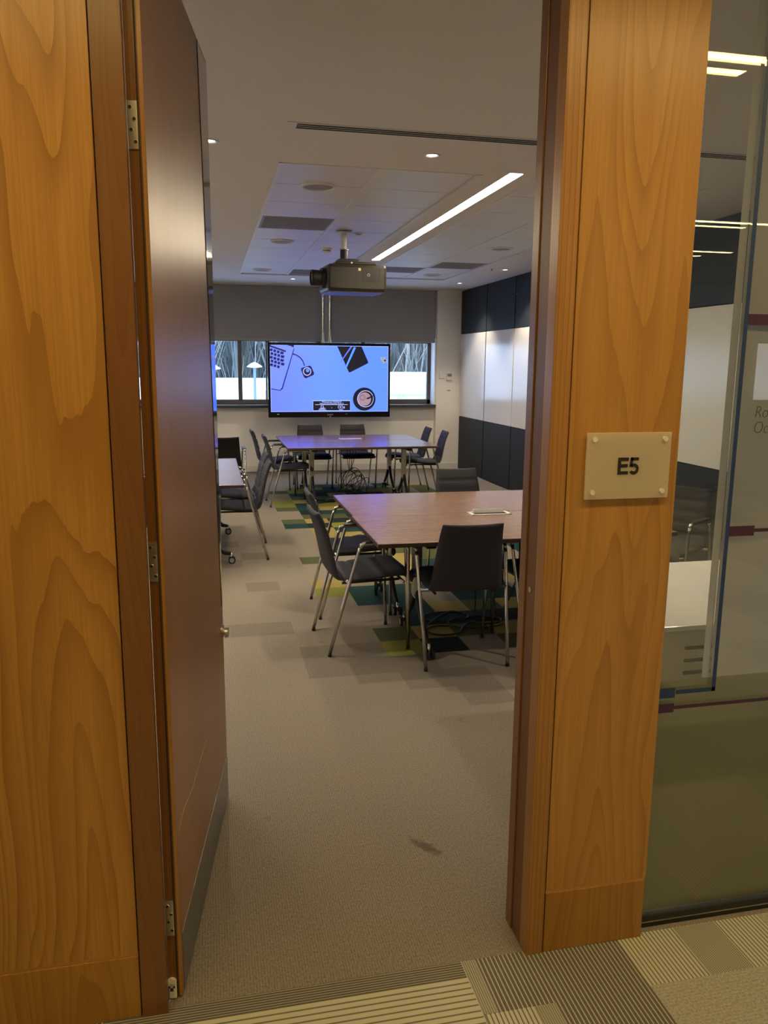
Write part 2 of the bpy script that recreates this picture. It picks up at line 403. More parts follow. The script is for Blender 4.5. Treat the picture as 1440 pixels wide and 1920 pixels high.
# corridor floor: striped tiles 0.485 m
CT = {'dark': stripes('corridor_stripe_dark', (.50, .48, .38), (.075, .068, .060), .0125, .28),
      'light': stripes('corridor_stripe_light', (.56, .55, .41), (.085, .08, .06), .0125, .70),
      'across': stripes('corridor_stripe_across', (.56, .55, .41), (.085, .08, .06), .0200, .76, 1),
      'dark_across': stripes('corridor_stripe_dark_across', (.40, .38, .30), (.075, .068, .060), .0085, .30, 1),
      'fine': stripes('corridor_stripe_fine', (.44, .43, .33), (.19, .18, .14), .0065, .5),
      'plain': carpet('corridor_plain_tile', (.45, .44, .35), (.27, .26, .20), 300, 'Y', False)}
cf = MB()
ct = {(0,0):'dark',(1,0):'light',(0,-1):'dark',(1,-1):'plain',(-1,0):'across',(-1,-1):'across',(2,0):'plain',(2,-1):'light',(-2,0):'across'}
for a in range(-7, 17):
    for b in range(-17, 1):
        x = .655+.485*a; y = 1.705+.485*b
        k = ct.get((a, b), rnd.choice(['dark', 'light', 'across', 'fine', 'plain']))
        y1 = min(y+.485, 1.90)
        cf.poly([(x, y, 0), (x+.485, y, 0), (x+.485, y1, 0), (x, y1, 0)], CT[k])
        if (a, b) in ((0, 0), (1, 0)):
            pass
# half-tile insets of the finer stripe
cf.poly([(1.33, 1.706, .0006), (1.47, 1.706, .0006), (1.47, 1.898, .0006), (1.33, 1.898, .0006)], CT['fine'])
cf.poly([(.66, 1.60, .0006), (.80, 1.60, .0006), (.80, 1.704, .0006), (.66, 1.704, .0006)], CT['light'])
cf.poly([(.80, 1.60, .0006), (.86, 1.60, .0006), (.86, 1.704, .0006), (.80, 1.704, .0006)], CT['fine'])
cf.poly([(-.315, 1.838, .0006), (.655, 1.838, .0006), (.655, 1.899, .0006), (-.315, 1.899, .0006)], CT['dark_across'])
cf.poly([(.657, 1.706, .0006), (.70, 1.706, .0006), (.70, 1.898, .0006), (.657, 1.898, .0006)], CT['fine'])
cf.box((-2.9, -6.2, -.12), (9.0, 1.90, -.004), m_dark)
structure(cf.build('floor_corridor'))
structure(MB().box((-2.9, -6.2, 2.80), (9.0, 1.88, 2.9), plain('corridor_ceiling', (.30, .28, .24), .8)).build('ceiling_corridor'))
m_cw = plain('corridor_wall_paint', (.20, .185, .15), .8)
structure(MB().box((-2.9, -6.3, -.12), (9.0, -6.2, 2.8), m_cw).build('wall_corridor_back'))
structure(MB().box((-3.0, -6.2, -.12), (-2.9, 1.88, 2.8), m_cw).build('wall_corridor_left'))
structure(MB().box((9.0, -6.2, -.12), (9.1, 1.88, 2.8), m_cw).build('wall_corridor_right'))

# ceiling: plaster with three cut-outs (tile field 1, LED channel, tile field 2) made of strips round the holes
holes = [(.45, 1.71, 4.96, 11.0), (1.855, 1.945, 4.88, 9.15), (2.07, 3.28, 4.96, 11.0), (-1.345, -1.255, 4.88, 9.15)]  # last hole takes the added, unseen light strip
def slab_with_holes(x0, x1, y0, y1, z0, z1, holes, mat):
    b = MB(); X = sorted({x0, x1, *[h[0] for h in holes], *[h[1] for h in holes]}); Y = sorted({y0, y1, *[h[2] for h in holes], *[h[3] for h in holes]})
    for i in range(len(X)-1):
        for j in range(len(Y)-1):
            cx, cy = (X[i]+X[i+1])/2, (Y[j]+Y[j+1])/2
            if any(h[0] < cx < h[1] and h[2] < cy < h[3] for h in holes): continue
            b.box((X[i], Y[j], z0), (X[i+1], Y[j+1], z1), mat)
    return b
structure(slab_with_holes(XL, 4.09, 2.04, WALLY+.5, CEIL, CEIL+.09, holes, m_ceil).build('ceiling'))
def tile_field(x0, x1, y0, y1, vents):
    b = MB(); z = CEIL+.012
    b.box((x0-.01, y0-.01, z+.04), (x1+.01, y1+.01, z+.09), m_dark)
    nx, ny = 2, 10; dx = (x1-x0-.04)/nx; dy = (y1-y0-.02)/ny
    for i in range(nx):
        for j in range(ny):
            a = x0+.02+i*dx; c = y0+.01+j*dy
            m = m_vent if (i, j) in vents else m_tile
            b.box((a+.0045, c+.0045, z), (a+dx-.0045, c+dy-.0045, z+.02), m)
            if (i, j) in vents:
                for q in range(14): b.box((a+.03, c+.03+q*(dy-.06)/14, z-.002), (a+dx-.03, c+.045+q*(dy-.06)/14, z), m_vent2 if q % 2 else m_vent)
    # perimeter angle and centre rail
    w = .022
    b.box((x0, y0, CEIL-.004), (x0+w, y1, z+.03), m_trimw); b.box((x1-w, y0, CEIL-.004), (x1, y1, z+.03), m_trimw)
    b.box((x0, y0, CEIL-.003), (x1, y0+.008, z+.03), m_trimw); b.box((x0, y1-.008, CEIL-.003), (x1, y1, z+.03), m_trimw)
    xm = (x0+x1)/2; b.box((xm-.012, y0, z-.006), (xm+.012, y1, z+.02), m_trimw)
    return b
structure(tile_field(*holes[0], {(0, 3), (1, 9)}).build('ceiling_tiles_left'))
structure(tile_field(*holes[2], {(1, 7), (0, 8)}).build('ceiling_tiles_right'))

# side and end walls
structure(MB().box((XL-.12, 2.04, 0), (XL, WALLY+.5, CEIL), m_wall).build('wall_left'))
structure(MB().box((4.10, 2.04, 0), (4.22, WALLY+.5, CEIL), m_wall).build('wall_right'))
bw = MB(); WX1 = 3.60; WZ0, WZ1 = 1.03, 2.06
bw.box((WX1, WALLY, 0), (4.10, WALLY+.42, CEIL), m_wall)
bw.box((XL, WALLY+.12, 0), (WX1, WALLY+.42, WZ0), m_wall)
bw.box((XL, WALLY+.20, WZ1), (WX1, WALLY+.42, CEIL), m_wall)
structure(bw.build('wall_window_side'))
# front wall of the meeting room (around door opening and glass screen)
fw = MB()
fw.box((-2.9, 1.905, 0), (-.225, 2.03, CEIL), m_wall); fw.box((-.225, 1.905, 2.68), (1.21, 2.03, CEIL), m_wall)
fw.box((.96, 1.926, 0), (1.20, 2.03, 2.68), m_wall); fw.box((1.21, 1.905, 2.75), (4.10, 2.03, CEIL), m_wall)
structure(fw.build('wall_front'))
structure(MB().box((3.60, WALLY-.014, 0), (3.985, WALLY, .10), m_trimw, None, .003).build('baseboard_window_right'))
structure(MB().box((XL, WALLY+.106, 0), (3.60, WALLY+.12, .10), m_trimw, None, .003).build('baseboard_window_side'))

# ------------------------------------------------------------------ cladding and door frame
cl = empty('wall_cladding', (-.22, 1.885, 0), 0, 'golden wood cladding on the wall left of the open door', 'cladding')
def P(mb, name, root):
    o = mb.build(name, root); o.location = -Vector(root.location); return o
P(MB().box((-1.6, 1.885, .188), (-.2205, 1.905, 2.80), wood_left, None, .0015), 'panel', cl)
P(MB().box((-1.6, 1.885, .0), (-.2205, 1.905, .1795), wood_left_low, None, .002), 'plinth', cl)
P(MB().box((-1.6, 1.889, .1795), (-.2205, 1.905, .188), plain('pale_groove', (.62, .33, .10), .5), None, 0), 'shadow_groove', cl)
P(MB().box((-.2203, 1.893, 0), (-.2135, 1.905, 2.80), m_dark), 'backing_strip', cl)

pc = empty('pillar_cladding', (1.05, 1.885, 0), 0, 'golden wood pillar facing between the doorway and the glass, carrying the room sign', 'cladding')
P(MB().box((.902, 1.885, .198), (1.218, 1.925, 2.80), wood_pillar, None, .0015), 'panel', pc)
P(MB().box((.902, 1.885, .0), (1.216, 1.925, .190), wood_pillar_low, None, .002), 'plinth', pc)
P(MB().box((.902, 1.888, .190), (1.216, 1.925, .198), MATS['pale_groove'], None, 0), 'shadow_groove', pc)

# door_1: frame + leaf
d1 = empty('door_1', (-.12, 1.94, 0), 0, 'tall wooden door swung open into the meeting room', None, None, 'structure')
def D(mb, name, par=d1): 
    o = mb.build(name, par)
    if par is d1: o.location = -Vector(d1.location)
    return o
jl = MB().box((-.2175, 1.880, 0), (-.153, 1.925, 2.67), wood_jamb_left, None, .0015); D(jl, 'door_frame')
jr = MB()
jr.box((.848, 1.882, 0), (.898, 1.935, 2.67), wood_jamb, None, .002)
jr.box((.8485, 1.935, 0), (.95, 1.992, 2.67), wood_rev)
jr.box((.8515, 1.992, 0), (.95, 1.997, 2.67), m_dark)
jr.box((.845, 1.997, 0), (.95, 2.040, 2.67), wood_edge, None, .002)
D(jr, 'door_frame')
D(MB().box((-.2145, 1.882, 2.67), (.898, 2.03, 2.76), wood_jamb), 'door_head')
D(MB().cyl((.846, 1.965, 1.075), .008, .004, m_steel, 'X', 16), 'dust_cap')

ang = math.atan2(.143, .99)     # leaf runs almost straight into the room
leaf = empty('door_leaf', (0, 0, 0)); leaf.parent = d1
leaf.matrix_world = Matrix.Identity(4)
leaf.location = Vector((-.115, 1.932, 0)) - Vector(d1.location); leaf.rotation_euler = (0, 0, -ang)
# leaf-local: x = thickness direction (0 = visible face, negative away), y = along the leaf, z up
LL, TH, ZT = 1.0, .0365, 2.665
def LF(mb, name): return mb.build(name, leaf)
core = MB()
core.prism([(0, 0, .008), (0, LL, .008), (0, LL, ZT), (0, 0, ZT)], (-TH+.0, 0, 0), wood_door)
LF(core, 'door_panel')
LF(MB().box((-TH-.001, -.003, .008), (.0, .0005, ZT), wood_edge).box((-.016, -.0045, .008), (-.0125, -.0025, ZT), plain('groove_line', (.03, .015, .006), .7)).box((-.009, -.0055, .008), (-.0, -.0025, ZT), wood_jamb), 'edge_lipping')
LF(MB().box((0, .012, .010), (.0018, LL-.004, .182), m_plate), 'kick_plate')
LF(MB().prism([(.0, .805, 2.655), (.0, LL-.002, 2.655), (.0, LL-.002, .80), (.0, .975, .80)], (.0016, 0, 0), m_mirror), 'edge_strip')
LF(MB().box((0, .803, .2), (.0004, .8055, 2.66), m_dark).__class__().prism([(.0, .802, 2.66), (.0, .8055, 2.66), (.0, .976, .79), (.0, .9735, .79)], (.0021, 0, 0), m_dark), 'seam')
hd = MB().cyl((.0, .965, .70), .026, .006, m_steel, 'X', 24).cyl((.004, .945, .70), .010, .014, m_steel, 'X', 16).cyl((.014, .945, .70), .021, .012,m_steel, 'X', 24, None, .018)
LF(hd, 'door_knob')
scp = [(.025, .468), (.11, .489), (.256, .469), (.378, .479), (.53, .481)]
LF(MB().tube([(.0, a, b) for a, b in scp], .0008, plain('bare_scratch', (.55, .36, .18), .6), 4), 'scratch')
for z0, z1 in ((2.14, 2.24), (1.159, 1.257), (.191, .295)):
    h = LF(MB().box((-TH+.0, -.0075, z0), (-.0155, -.0028, z1), m_steel, None, .001), 'hinge')
    zc = (z0+z1)/2
    for dx, dz in ((-.0305, .036), (-.022, .012), (-.0295, -.010), (-.021, -.035)):
        b = MB().cyl((dx, -.0078, zc+dz), .0042, -.0012, m_dark, 'Y', 14).torus((dx, -.0082, zc+dz), .0040, .0009, m_steel, 'Y', 14)
        b.build('screw', h)
sb = MB().box((-.036,-.012, .004), (-.016, -.003, .052), m_white, None, .003).cyl((-.028, -.003, .052), .012, -.009, m_white, 'Y', 20).box((-.032, -.0135, .028), (-.024, -.011, .037), m_dark)
sb.cyl((-.034, -.0118, .040), .003, -.001, m_dark, 'Y', 10).cyl((-.022, -.0118, .040), .003, -.001, m_dark, 'Y', 10)
LF(sb, 'seal_plunger')

# sign E5
sg = empty('room_sign', (1.067, 1.874, 1.425), 0, 'frosted square door sign reading E5 on four round studs', 'sign')
MB().box((-.120, -.003, -.087), (.120, .003, .087), m_sign, None, .0012).build('acrylic_plate', sg)
for dx in (-.100, .100):
    for dz in (-.068, .070):
        MB().cyl((dx, .011, dz), .0065, -.020, m_white, 'Y', 20).build('stud', sg)
lt = MB(); h_, w_, k_ = .0445, .030, .0086; yy = -.0042
def bar(x0, z0, x1, z1): lt.box((x0, yy-.0006, z0), (x1, yy, z1), m_ink)
bar(-.034, -h_/2, -.034+k_, h_/2)
for z in (h_/2-k_, -k_/2+.001, -h_/2): bar(-.034+k_, z, -.034+w_-(.002 if z == -k_/2+.001 else 0), z+k_)
le_ = lt.build('lettering', sg); le_.location.x = .003
lt = MB(); bar(.009, h_/2-k_*.95, .0315, h_/2)
lt.prism([(.0085, yy-.0006, h_/2), (.0165, yy-.0006, h_/2), (.0135, yy-.0006, -.001), (.0052, yy-.0006, -.0035)], (0, .0006, 0), m_ink)
cx_, cz_, ro, ri = .0185, -.0082, .0148, .0066
for i in range(22):
    a0, a1 = radians(142-i*13.2), radians(142-(i+1)*13.2)
    lt.prism([(cx_+cos(q)*rr*.97, yy-.0006, cz_+sin(q)*rr) for q, rr in ((a0, ri), (a1, ri), (a1, ro), (a0, ro))], (0, .0006, 0), m_ink)
lf_ = lt.build('lettering', sg); lf_.location.x = -.0035

# glass screen right of the pillar
GY = 1.93
w1 = empty('window_1', (1.21, GY, 0), 0, 'tinted glass screen with privacy film right of the wooden pillar', None, None, 'structure')
def G(mb, name): o = mb.build(name, w1); o.location = (-1.21, -GY, 0); return o
G(MB().box((1.19, GY+.004, .03), (4.08, GY+.014, 2.75), m_glass), 'glass_pane')
ch = MB().box((1.20, GY-.012, 0), (4.08, GY+.03, .018), m_black, None, .001).box((1.20, GY-.010, .018), (4.08, GY-.004, .036), m_dark).box((1.20, GY-.0125, .016), (4.08, GY-.0105, .019), m_steel)
G(ch, 'window_frame')
G(MB().box((1.19, GY-.01, 2.72), (4.08, GY+.03, 2.77), m_winf), 'window_frame')
fz = GY+.0155
G(MB().box((1.19, fz, .036), (4.08, fz+.0005, .783), m_film_low), 'privacy_film')
fm = MB()
fm.box((1.390, fz, .783), (1.414, fz+.0005, 2.72), m_film)
fm.box((1.416, fz, .783), (1.476, fz+.0005, 2.72), m_film)
fm.box((1.476, fz, 1.745), (1.74, fz+.0005, 2.72), m_film); fm.box((1.476, fz, .783), (1.74, fz+.0005, 1.592), m_film)
fm.box((1.74, fz, .783), (4.08, fz+.0005, 2.72), m_film)
G(fm, 'privacy_film')
bz = GY+.0015
G(MB().box((1.4165, bz, .745), (1.4285, bz+.0008, 2.72), m_blue).box((1.30, bz, .745), (1.4285, bz+.0008, .757), m_blue).box((1.19, bz, .735), (1.297, bz+.0008, .765), m_blue), 'blue_line')
pu = MB().box((1.4290, bz, 1.793), (1.70, bz+.0008, 1.822), m_purple)
pu.box((1.4290, bz, 1.209), (1.509, bz+.0008, 1.238), m_purple).box((1.509, bz, 1.219), (4.0, bz+.0008, 1.229), m_purple)
pu.box((1.19, bz, .690), (1.297, bz+.0008, .717), m_purple).box((1.297, bz, .699), (4.0, bz+.0008, .709), m_purple)
G(pu, 'purple_line')
for body, z in (('Room', 1.558), ('Occupied', 1.515)):
    tx = text_mesh(body, .048, m_grey, 'lettering', w1, .0004, -.0012, .80, 1.0, 'LEFT'); tx.rotation_euler = (pi/2, .0, 0); tx.location = (1.474-1.21, -.0002, z)
    for v in tx.data.vertices: v.co.x += v.co.y*.12

# ------------------------------------------------------------------ folding partition on the right
edges = [12.44, 11.24, 10.13, 8.99, 7.85, 6.70, 5.42, 4.28, 3.14, 2.10]
pl = MB().box((PX+.02, 2.04, 0), (4.095, 12.44, CEIL), m_gap); structure(pl.build('wall_partition_track'))
place = ['nearest the window wall', 'second from the window wall', 'third from the window wall, cut by the door jamb', 'fourth from the window wall', 'fifth from the window wall', 'sixth from the window wall, seen in the glass screen', 'seventh from the window wall, seen in the glass screen', 'eighth from the window wall', 'beside the front wall']
for i in range(len(edges)-1):
    y1, y0 = edges[i]-.013, edges[i+1]+.013
    r = empty('partition_panel', (PX, (y0+y1)/2, 0), 0, 'charcoal partition panel with white writing band, '+place[i], 'partition panel', 'panels of the folding partition')
    def Q(mb, n):
        o = mb.build(n, r); o.location = -Vector(r.location); return o
    Q(MB().box((PX, y0, .012), (PX+.02, y1, .862), m_lam, None, .002), 'lower_board')
    Q(MB().box((PX, y0, 2.172), (PX+.02, y1, CEIL-.012), m_lam, None, .002), 'upper_board')
    Q(MB().box((PX-.001, y0+.004, .870), (PX+.018, y1-.004, 2.164), m_wboard, None, .002), 'whiteboard')
    if i == 2: Q(MB().cyl((PX, y1-.03, 2.60), .008, -.006, m_steel, 'X', 12), 'lock_cap')

# ------------------------------------------------------------------ window wall: windows, blinds, sill
def window(n, x0, x1, mull):
    w = empty('window_%d' % n, (x0, WALLY+.32, 0), 0, 'low strip window with grey frame, %s' % ('left of the television' if n == 2 else 'right of the television'), None, None, 'structure')
    def Q(mb, nm): o = mb.build(nm, w); o.location = -Vector(w.location); return o
    y0, y1 = WALLY+.27, WALLY+.33; f = MB()
    f.box((x0, y0, 1.05), (x1, y1, 1.125), m_winf, None, .004).box((x0, y0, 2.02), (x1, y1, 2.08), m_winf, None, .004)
    f.box((x0, y0, 1.05), (x0+.06, y1, 2.08), m_winf, None, .004).box((x1-.06, y0, 1.05), (x1, y1, 2.08), m_winf, None, .004)
    for m in mull: f.box((m-.032, y0, 1.10), (m+.032, y1, 2.05), m_winf, None, .004)
    Q(f, 'window_frame'); Q(MB().box((x0+.03, y0+.03, 1.1), (x1-.03, y0+.036, 2.05), m_wglass), 'pane')
window(2, XL+.02, 1.76, [-2.2, -1.3, -.45, .50, .93])
window(3, 1.76, 3.58, [2.45])
structure(MB().box((XL, WALLY-.02, 1.008), (3.597, WALLY+.28, 1.05), m_sill, None, .004).build('trim_window_sill'), 'dark window sill below the strip windows')
structure(MB().box((3.575, WALLY+.02, 1.05), (3.599, WALLY+.33, 2.1), m_wall).build('trim_window_reveal'))
structure(MB().box((XL, WALLY+.335, 2.06), (3.60, WALLY+.40, 2.2), m_winf).build('trim_window_head'))
for (x0, x1, lb) in ((-1.15, 1.765, 'grey roller blind half lowered left of the television poles'), (1.895, 3.59, 'grey roller blind half lowered right of the television poles')):
    r = empty('roller_blind', ((x0+x1)/2, WALLY+.06, 2.04), 0, lb, 'roller blind', 'roller blinds at the strip windows')
    w = (x1-x0)/2
    MB().box((-w, -.003, .0), (w, .003, CEIL-2.045), m_blind).build('blind_fabric', r)
    MB().box((-w, -.010, -.012), (w, .010, .018), plain('blind_bar', (.33, .32, .31), .5), None, .004).build('bottom_bar', r)
    MB().cyl((-w, .03, CEIL-2.045-.035), .028, 2*w, m_white, 'X', 18).build('roller_tube', r)
structure(MB().box((1.767, WALLY+.02, 2.02), (1.893, WALLY+.2, CEIL), plain('pier_shade_grey', (.36, .36, .38), .8)).build('trim_blind_pier'))  # shade between the blinds is put into the pier's grey

# thermostat, switch plate, data plate on the wall right of the window
th = empty('thermostat', (3.814, WALLY-.001, 1.50), 0, 'white thermostat with grey display on the wall right of the window', 'thermostat')
MB().box((-.045, -.025, -.06), (.045, 0, .06), m_white, None, .004).build('case', th)
MB().box((-.034, -.027, .0), (.034, -.024, .045), plain('lcd_grey', (.22, .24, .23), .3)).build('display', th)
sw = empty('blank_plate', (3.69, WALLY-.001, 1.515), 0, 'pale square blank plate left of the thermostat', 'wall plate')
MB().box((-.045, -.008, -.045), (.045, 0, .045), m_wall, None, .003).box((-.045, -.009, -.047), (.045, 0, -.043), m_vent).build('cover', sw)
tag(MB().box((3.79, WALLY-.006, 1.27), (3.835, WALLY, 1.285), m_vent, None, .002).build('wall_label'), 'tiny grey label plate below the thermostat', 'label')

# ------------------------------------------------------------------ television on twin ceiling poles
TVY = 11.95
tv = empty('television', (1.797, TVY, 1.44), 0, 'large wall-size television showing a blue desktop picture with a cup and laptop', 'television')
MB().box((-.925, 0, -.55), (.925, .09, .55), m_bezel, None, .006).build('housing', tv)
bz_ = MB(); bz_.box((-.925, -.008, .512), (.925, .0, .55), m_bezel, None, .003).box((-.925, -.008, -.55), (.925, 0, -.466), m_bezel, None, .003)
bz_.box((-.925, -.008, -.47), (-.888, 0, .515), m_bezel, None, .003).box((.893, -.008, -.47), (.925, 0, .515), m_bezel, None, .003); bz_.build('bezel', tv)
sx0, sx1, sz0, sz1 = -.888, .893, -.466, .512
def E(n, c, s=1.0): return emis('screen_'+n, (c[0]*.43, c[1]*.43, c[2]), P_SCREEN*s)
e_bg = E('blue', (.17, .34, 1.0)); e_bg2 = E('white_line', (.45, .60, .75)); e_dk = E('dark', (.006, .008, .014), .5); e_lap = E('laptop', (.21, .33, .80)); e_navy = E('navy', (.01, .012, .07), .6)
e_cyan = E('cyan', (.12, .42, .95)); e_cof = E('coffee', (.55, .36, .20), .8); e_cof2 = E('crema', (.36, .20, .11), .7); e_pen = E('pen', (.22, .26, .62), .8); e_fl = E('flower', (.6, .6, .22), .7); e_txt = E('text', (.60, .70, .60)); e_ring = E('ring', (.15, .30, .88))
# gradient of the pictured desk: slightly purpler towards the left edge
mt = e_bg.node_tree; bb = mt.nodes['Principled BSDF']; tcx = mt.nodes.new('ShaderNodeTexCoord'); spx = mt.nodes.new('ShaderNodeSeparateXYZ'); mt.links.new(tcx.outputs['Object'], spx.inputs[0])
mr = mt.nodes.new('ShaderNodeMapRange'); mr.inputs[1].default_value = -.9; mr.inputs[2].default_value = .9; mt.links.new(spx.outputs[0], mr.inputs[0])
mt.links.new(ramp(mt, mr.outputs[0], [(0, (.082, .118, .98)), (.45, (.072, .157, 1.0)), (1, (.058, .143, 1.0))]), bb.inputs['Emission Color'])
scr = MB(); L = [-.001]
def pix(x, y):     # zoomed picture coordinates of the screen content -> screen metres
    return sx0+(x-92)/(1312-92)*(sx1-sx0), sz1-(y-92)/(780-92)*(sz1-sz0)
def poly(pts, mat, lay): scr.poly([(*[(a) for a in (pix(x, y)[0],)], -.001-.0006*lay, pix(x, y)[1]) for x, y in pts], mat)
def disc(x, y, r, mat, lay, n=32, r0=0):
    cx, cz = pix(x, y); k = (sx1-sx0)/1220; yy = -.001-.0006*lay
    if r0 == 0: scr.poly([(cx+cos(2*pi*i/n)*r*k, yy, cz+sin(2*pi*i/n)*r*k) for i in range(n)], mat)
    else:
        for i in range(n):
            a, b = 2*pi*i/n, 2*pi*(i+1)/n
            scr.poly([(cx+cos(q)*rr*k, yy, cz+sin(q)*rr*k) for q, rr in ((a, r), (b, r), (b, r0), (a, r0))], mat)
poly([(92, 92), (1312, 92), (1312, 780), (92, 780)], e_bg2, 0)
poly([(97, 97), (1306, 97), (1306, 775), (97, 775)], e_bg, 1)
# laptop corner
poly([(97, 97), (340, 125), (215, 540), (190, 560), (97, 545)], e_navy, 2)
poly([(97, 97), (333, 118), (205, 530), (185, 553), (97, 535)], e_lap, 3)
poly([(92, 92), (255, 148), (248, 165), (92, 112)], e_navy, 4)
for r_ in range(5):
    for c_ in range(4):
        x = 96+c_*34+(r_ % 2)*5; y = 125+r_*38+c_*10
        if x > 245-r_*12: continue
        w_ = 26 if c_ < 3 else 34
        poly([(x, y), (x+w_, y+7), (x+w_-6, y+34), (x-6, y+26)], e_navy, 4)
poly([(260, 92), (335, 92), (330, 118), (300, 102)], e_navy, 4)
# adapter cable and square puck
pts = [(325, 180), (365, 195), (400, 220), (425, 255), (440, 300)]
for a, b in zip(pts[:-1], pts[1:]): poly([(a[0], a[1]-6), (b[0]+5, b[1]-3), (b[0]-5, b[1]+5), (a[0]-5, a[1]+8)], e_navy, 3)
poly([(405, 325), (495, 298), (512, 315), (538, 380), (528, 398), (450, 432), (432, 420), (402, 345)], e_navy, 4)
disc(465, 360, 42, e_txt, 5); disc(465, 360, 34, e_dk, 6); disc(470, 350, 18, e_ring, 7)
# notebook and pens
poly([(775, 97), (1030, 97), (1102, 262), (1095, 272), (905, 370), (895, 362)], e_dk, 3)
poly([(915, 97), (935, 97), (815, 262), (805, 268), (812, 250)], e_pen, 4); poly([(950, 102), (970, 110), (880, 305), (840, 388), (835, 382), (868, 290)], e_cyan, 5)
# plate ring, saucer, cup
disc(1065, 650, 246, e_ring, 2, 64, 241) if False else None
cxp, czp = pix(1065, 650); kk = (sx1-sx0)/1220
for i in range(28):
    a, b = radians(20+i*5.2), radians(20+(i+1)*5.2)
    q = [(cxp+cos(t)*rr*kk, -.0028, czp+sin(t)*rr*kk) for t, rr in ((a, 244), (b, 244), (b, 240), (a, 240))]
    if max(p[0] for p in q) < sx1-.01: scr.poly(q, e_ring)
disc(1060, 648, 120, e_dk, 4, 48); disc(1072, 645, 87, e_txt, 5, 40, 80); disc(1078, 645, 78, e_dk, 5, 40); disc(1062, 648, 70, e_cof, 6, 40); disc(1040, 632, 30, e_cof2, 7, 24, 22); poly([(1075, 640), (1130, 618), (1165, 606), (1165, 614), (1100, 650)], e_dk, 8)
# small plant
for a, b in ((1250, 235), (1275, 215), (1290, 245), (1265, 258), (1240, 215)):
    disc(a, b, 15, e_fl, 4, 8)
disc(1278, 240, 10, e_dk, 5, 10); poly([(1195, 295), (1300, 312), (1300, 322), (1215, 306)], e_cyan, 4)
# dark banner
poly([(518, 660), (914, 660), (914, 772), (518, 772)], e_bg2, 4); poly([(524, 668), (910, 668), (910, 766), (524, 766)], e_dk, 5)
poly([(545, 703), (885, 703), (885, 708), (545, 708)], e_txt, 6)
poly([(603, 716), (632, 716), (632, 740), (603, 740)], e_txt, 6); poly([(608, 720), (627, 720), (627, 737), (608, 737)], e_dk, 7); poly([(585, 744), (655, 740), (640, 750), (590, 750)], e_txt, 6); poly([(580, 757), (660, 757), (660, 763), (580, 763)], e_txt, 6)
poly([(783, 716), (832, 716), (832, 745), (783, 745)], e_txt, 6); poly([(787, 720), (828, 720), (828, 741), (787, 741)], e_dk, 7); poly([(840, 726), (852, 726), (852, 746), (840, 746)], e_txt, 6); disc(808, 731, 6, e_txt, 8, 8); disc(716, 738, 4, e_txt, 6, 8); poly([(793, 757), (835, 757), (835, 763), (793, 763)], e_txt, 6)
sc = scr.build('screen', tv)
for body, y, s_ in (('Welcome to ClickShare!', 677, .030), ('National Grid Electricity Room 5', 694, .027)):
    tx = text_mesh(body, s_, e_txt, 'screen_text', sc, .0002, .0004, 1.0); tx.rotation_euler = (pi/2, 0, 0); x, z = pix(716, y); tx.location = (x, -.008, z)
lg = text_mesh('SHARP', .030, plain('silver_print', (.5, .5, .5), .4), 'maker_lettering', tv, .0003); lg.rotation_euler = (pi/2, 0, 0); lg.location = (.0, -.0095, -.512)
MB().prism([(-.014, -.0095, -.545), (.014, -.0095, -.545), (0, -.0095, -.530)], (0, .001, 0), m_white).build('indicator', tv)
MB().box((.235, -.009, -.503), (.26, -.008, -.498), m_white).build('indicator', tv)
MB().box((-.80, -.009, -.505), (-.765, -.008, -.498), m_white).build('indicator', tv)
for dx in (-.082, .022):
    MB().cyl((dx, .14, .2), .024, CEIL-1.44-.2, m_chrome, 'Z', 20).build('pole', tv)
MB().box((-.20, .09, -.2), (.14, .165, .35), m_black, None, .005).build('bracket', tv)
MB().box((-.16, .06, CEIL-1.44-.012), (.10, .22, CEIL-1.44), m_chrome, None, .003).build('ceiling_plate', tv)

# ------------------------------------------------------------------ projector
pj = empty('projector', (1.30, 7.35, 2.315), radians(4), 'dark olive ceiling projector with a lens at its left end', 'projector')
MB().box((-.255, -.20, .0), (.285, .20, .235), m_proj, None, .028).build('housing', pj)
MB().box((-.235, -.18, -.006), (.26, .18, .004), plain('projector_underside', (.10, .10, .11), .4), None, .003).build('base_cover', pj)
MB().cyl((-.255, -.06, .12), .085, -.03, m_black, 'X', 32).cyl((-.285, -.06, .12), .066, -.085, m_black, 'X', 32, None, .070).torus((-.372, -.06, .12), .060, .008, m_rub, 'X', 32).cyl((-.3715, -.06, .12), .052, .002, m_bezel, 'X', 28).build('lens', pj)
vg = MB()
for a in range(14):
    for b in range(4): vg.box((.055+a*.0125, -.203, .085+b*.03), (.055+a*.0125+.007, -.199, .085+b*.03+.024), m_black)
vg.build('vent_grille', pj)
MB().box((-.235, -.203, .03), (-.185, -.199, .205), m_black, None, .002).build('side_grille', pj)
MB().box((.018, -.204, .178), (.042, -.2, .202), plain('cream_sticker', (.75, .62, .38), .5), None, .001).build('sticker', pj)
MB().torus((.112, -.204, .145), .011, .0028, m_steel, 'Y', 18).build('lock_ring', pj)
MB().box((-.17, -.15, .235), (.20, .12, .262), m_proj, None, .01).box((-.13, -.10, .26), (.05, .06, .29), m_black, None, .006).cyl((-.03, -.155, .25), .009, -.003, m_white, 'Y', 14).build('mount_plate', pj)
MB().cyl((-.065, 0, .285), .033, .09, m_black, 'Z', 20).torus((-.065, 0, .378), .036, .007, m_chrome, 'Z', 24).cyl((-.065, 0, .375), .026, CEIL-2.315-.375, m_trimw, 'Z', 20).cyl((-.065, 0, CEIL-2.315-.012), .075, .012, m_trimw, 'Z', 28).build('ceiling_pole', pj)

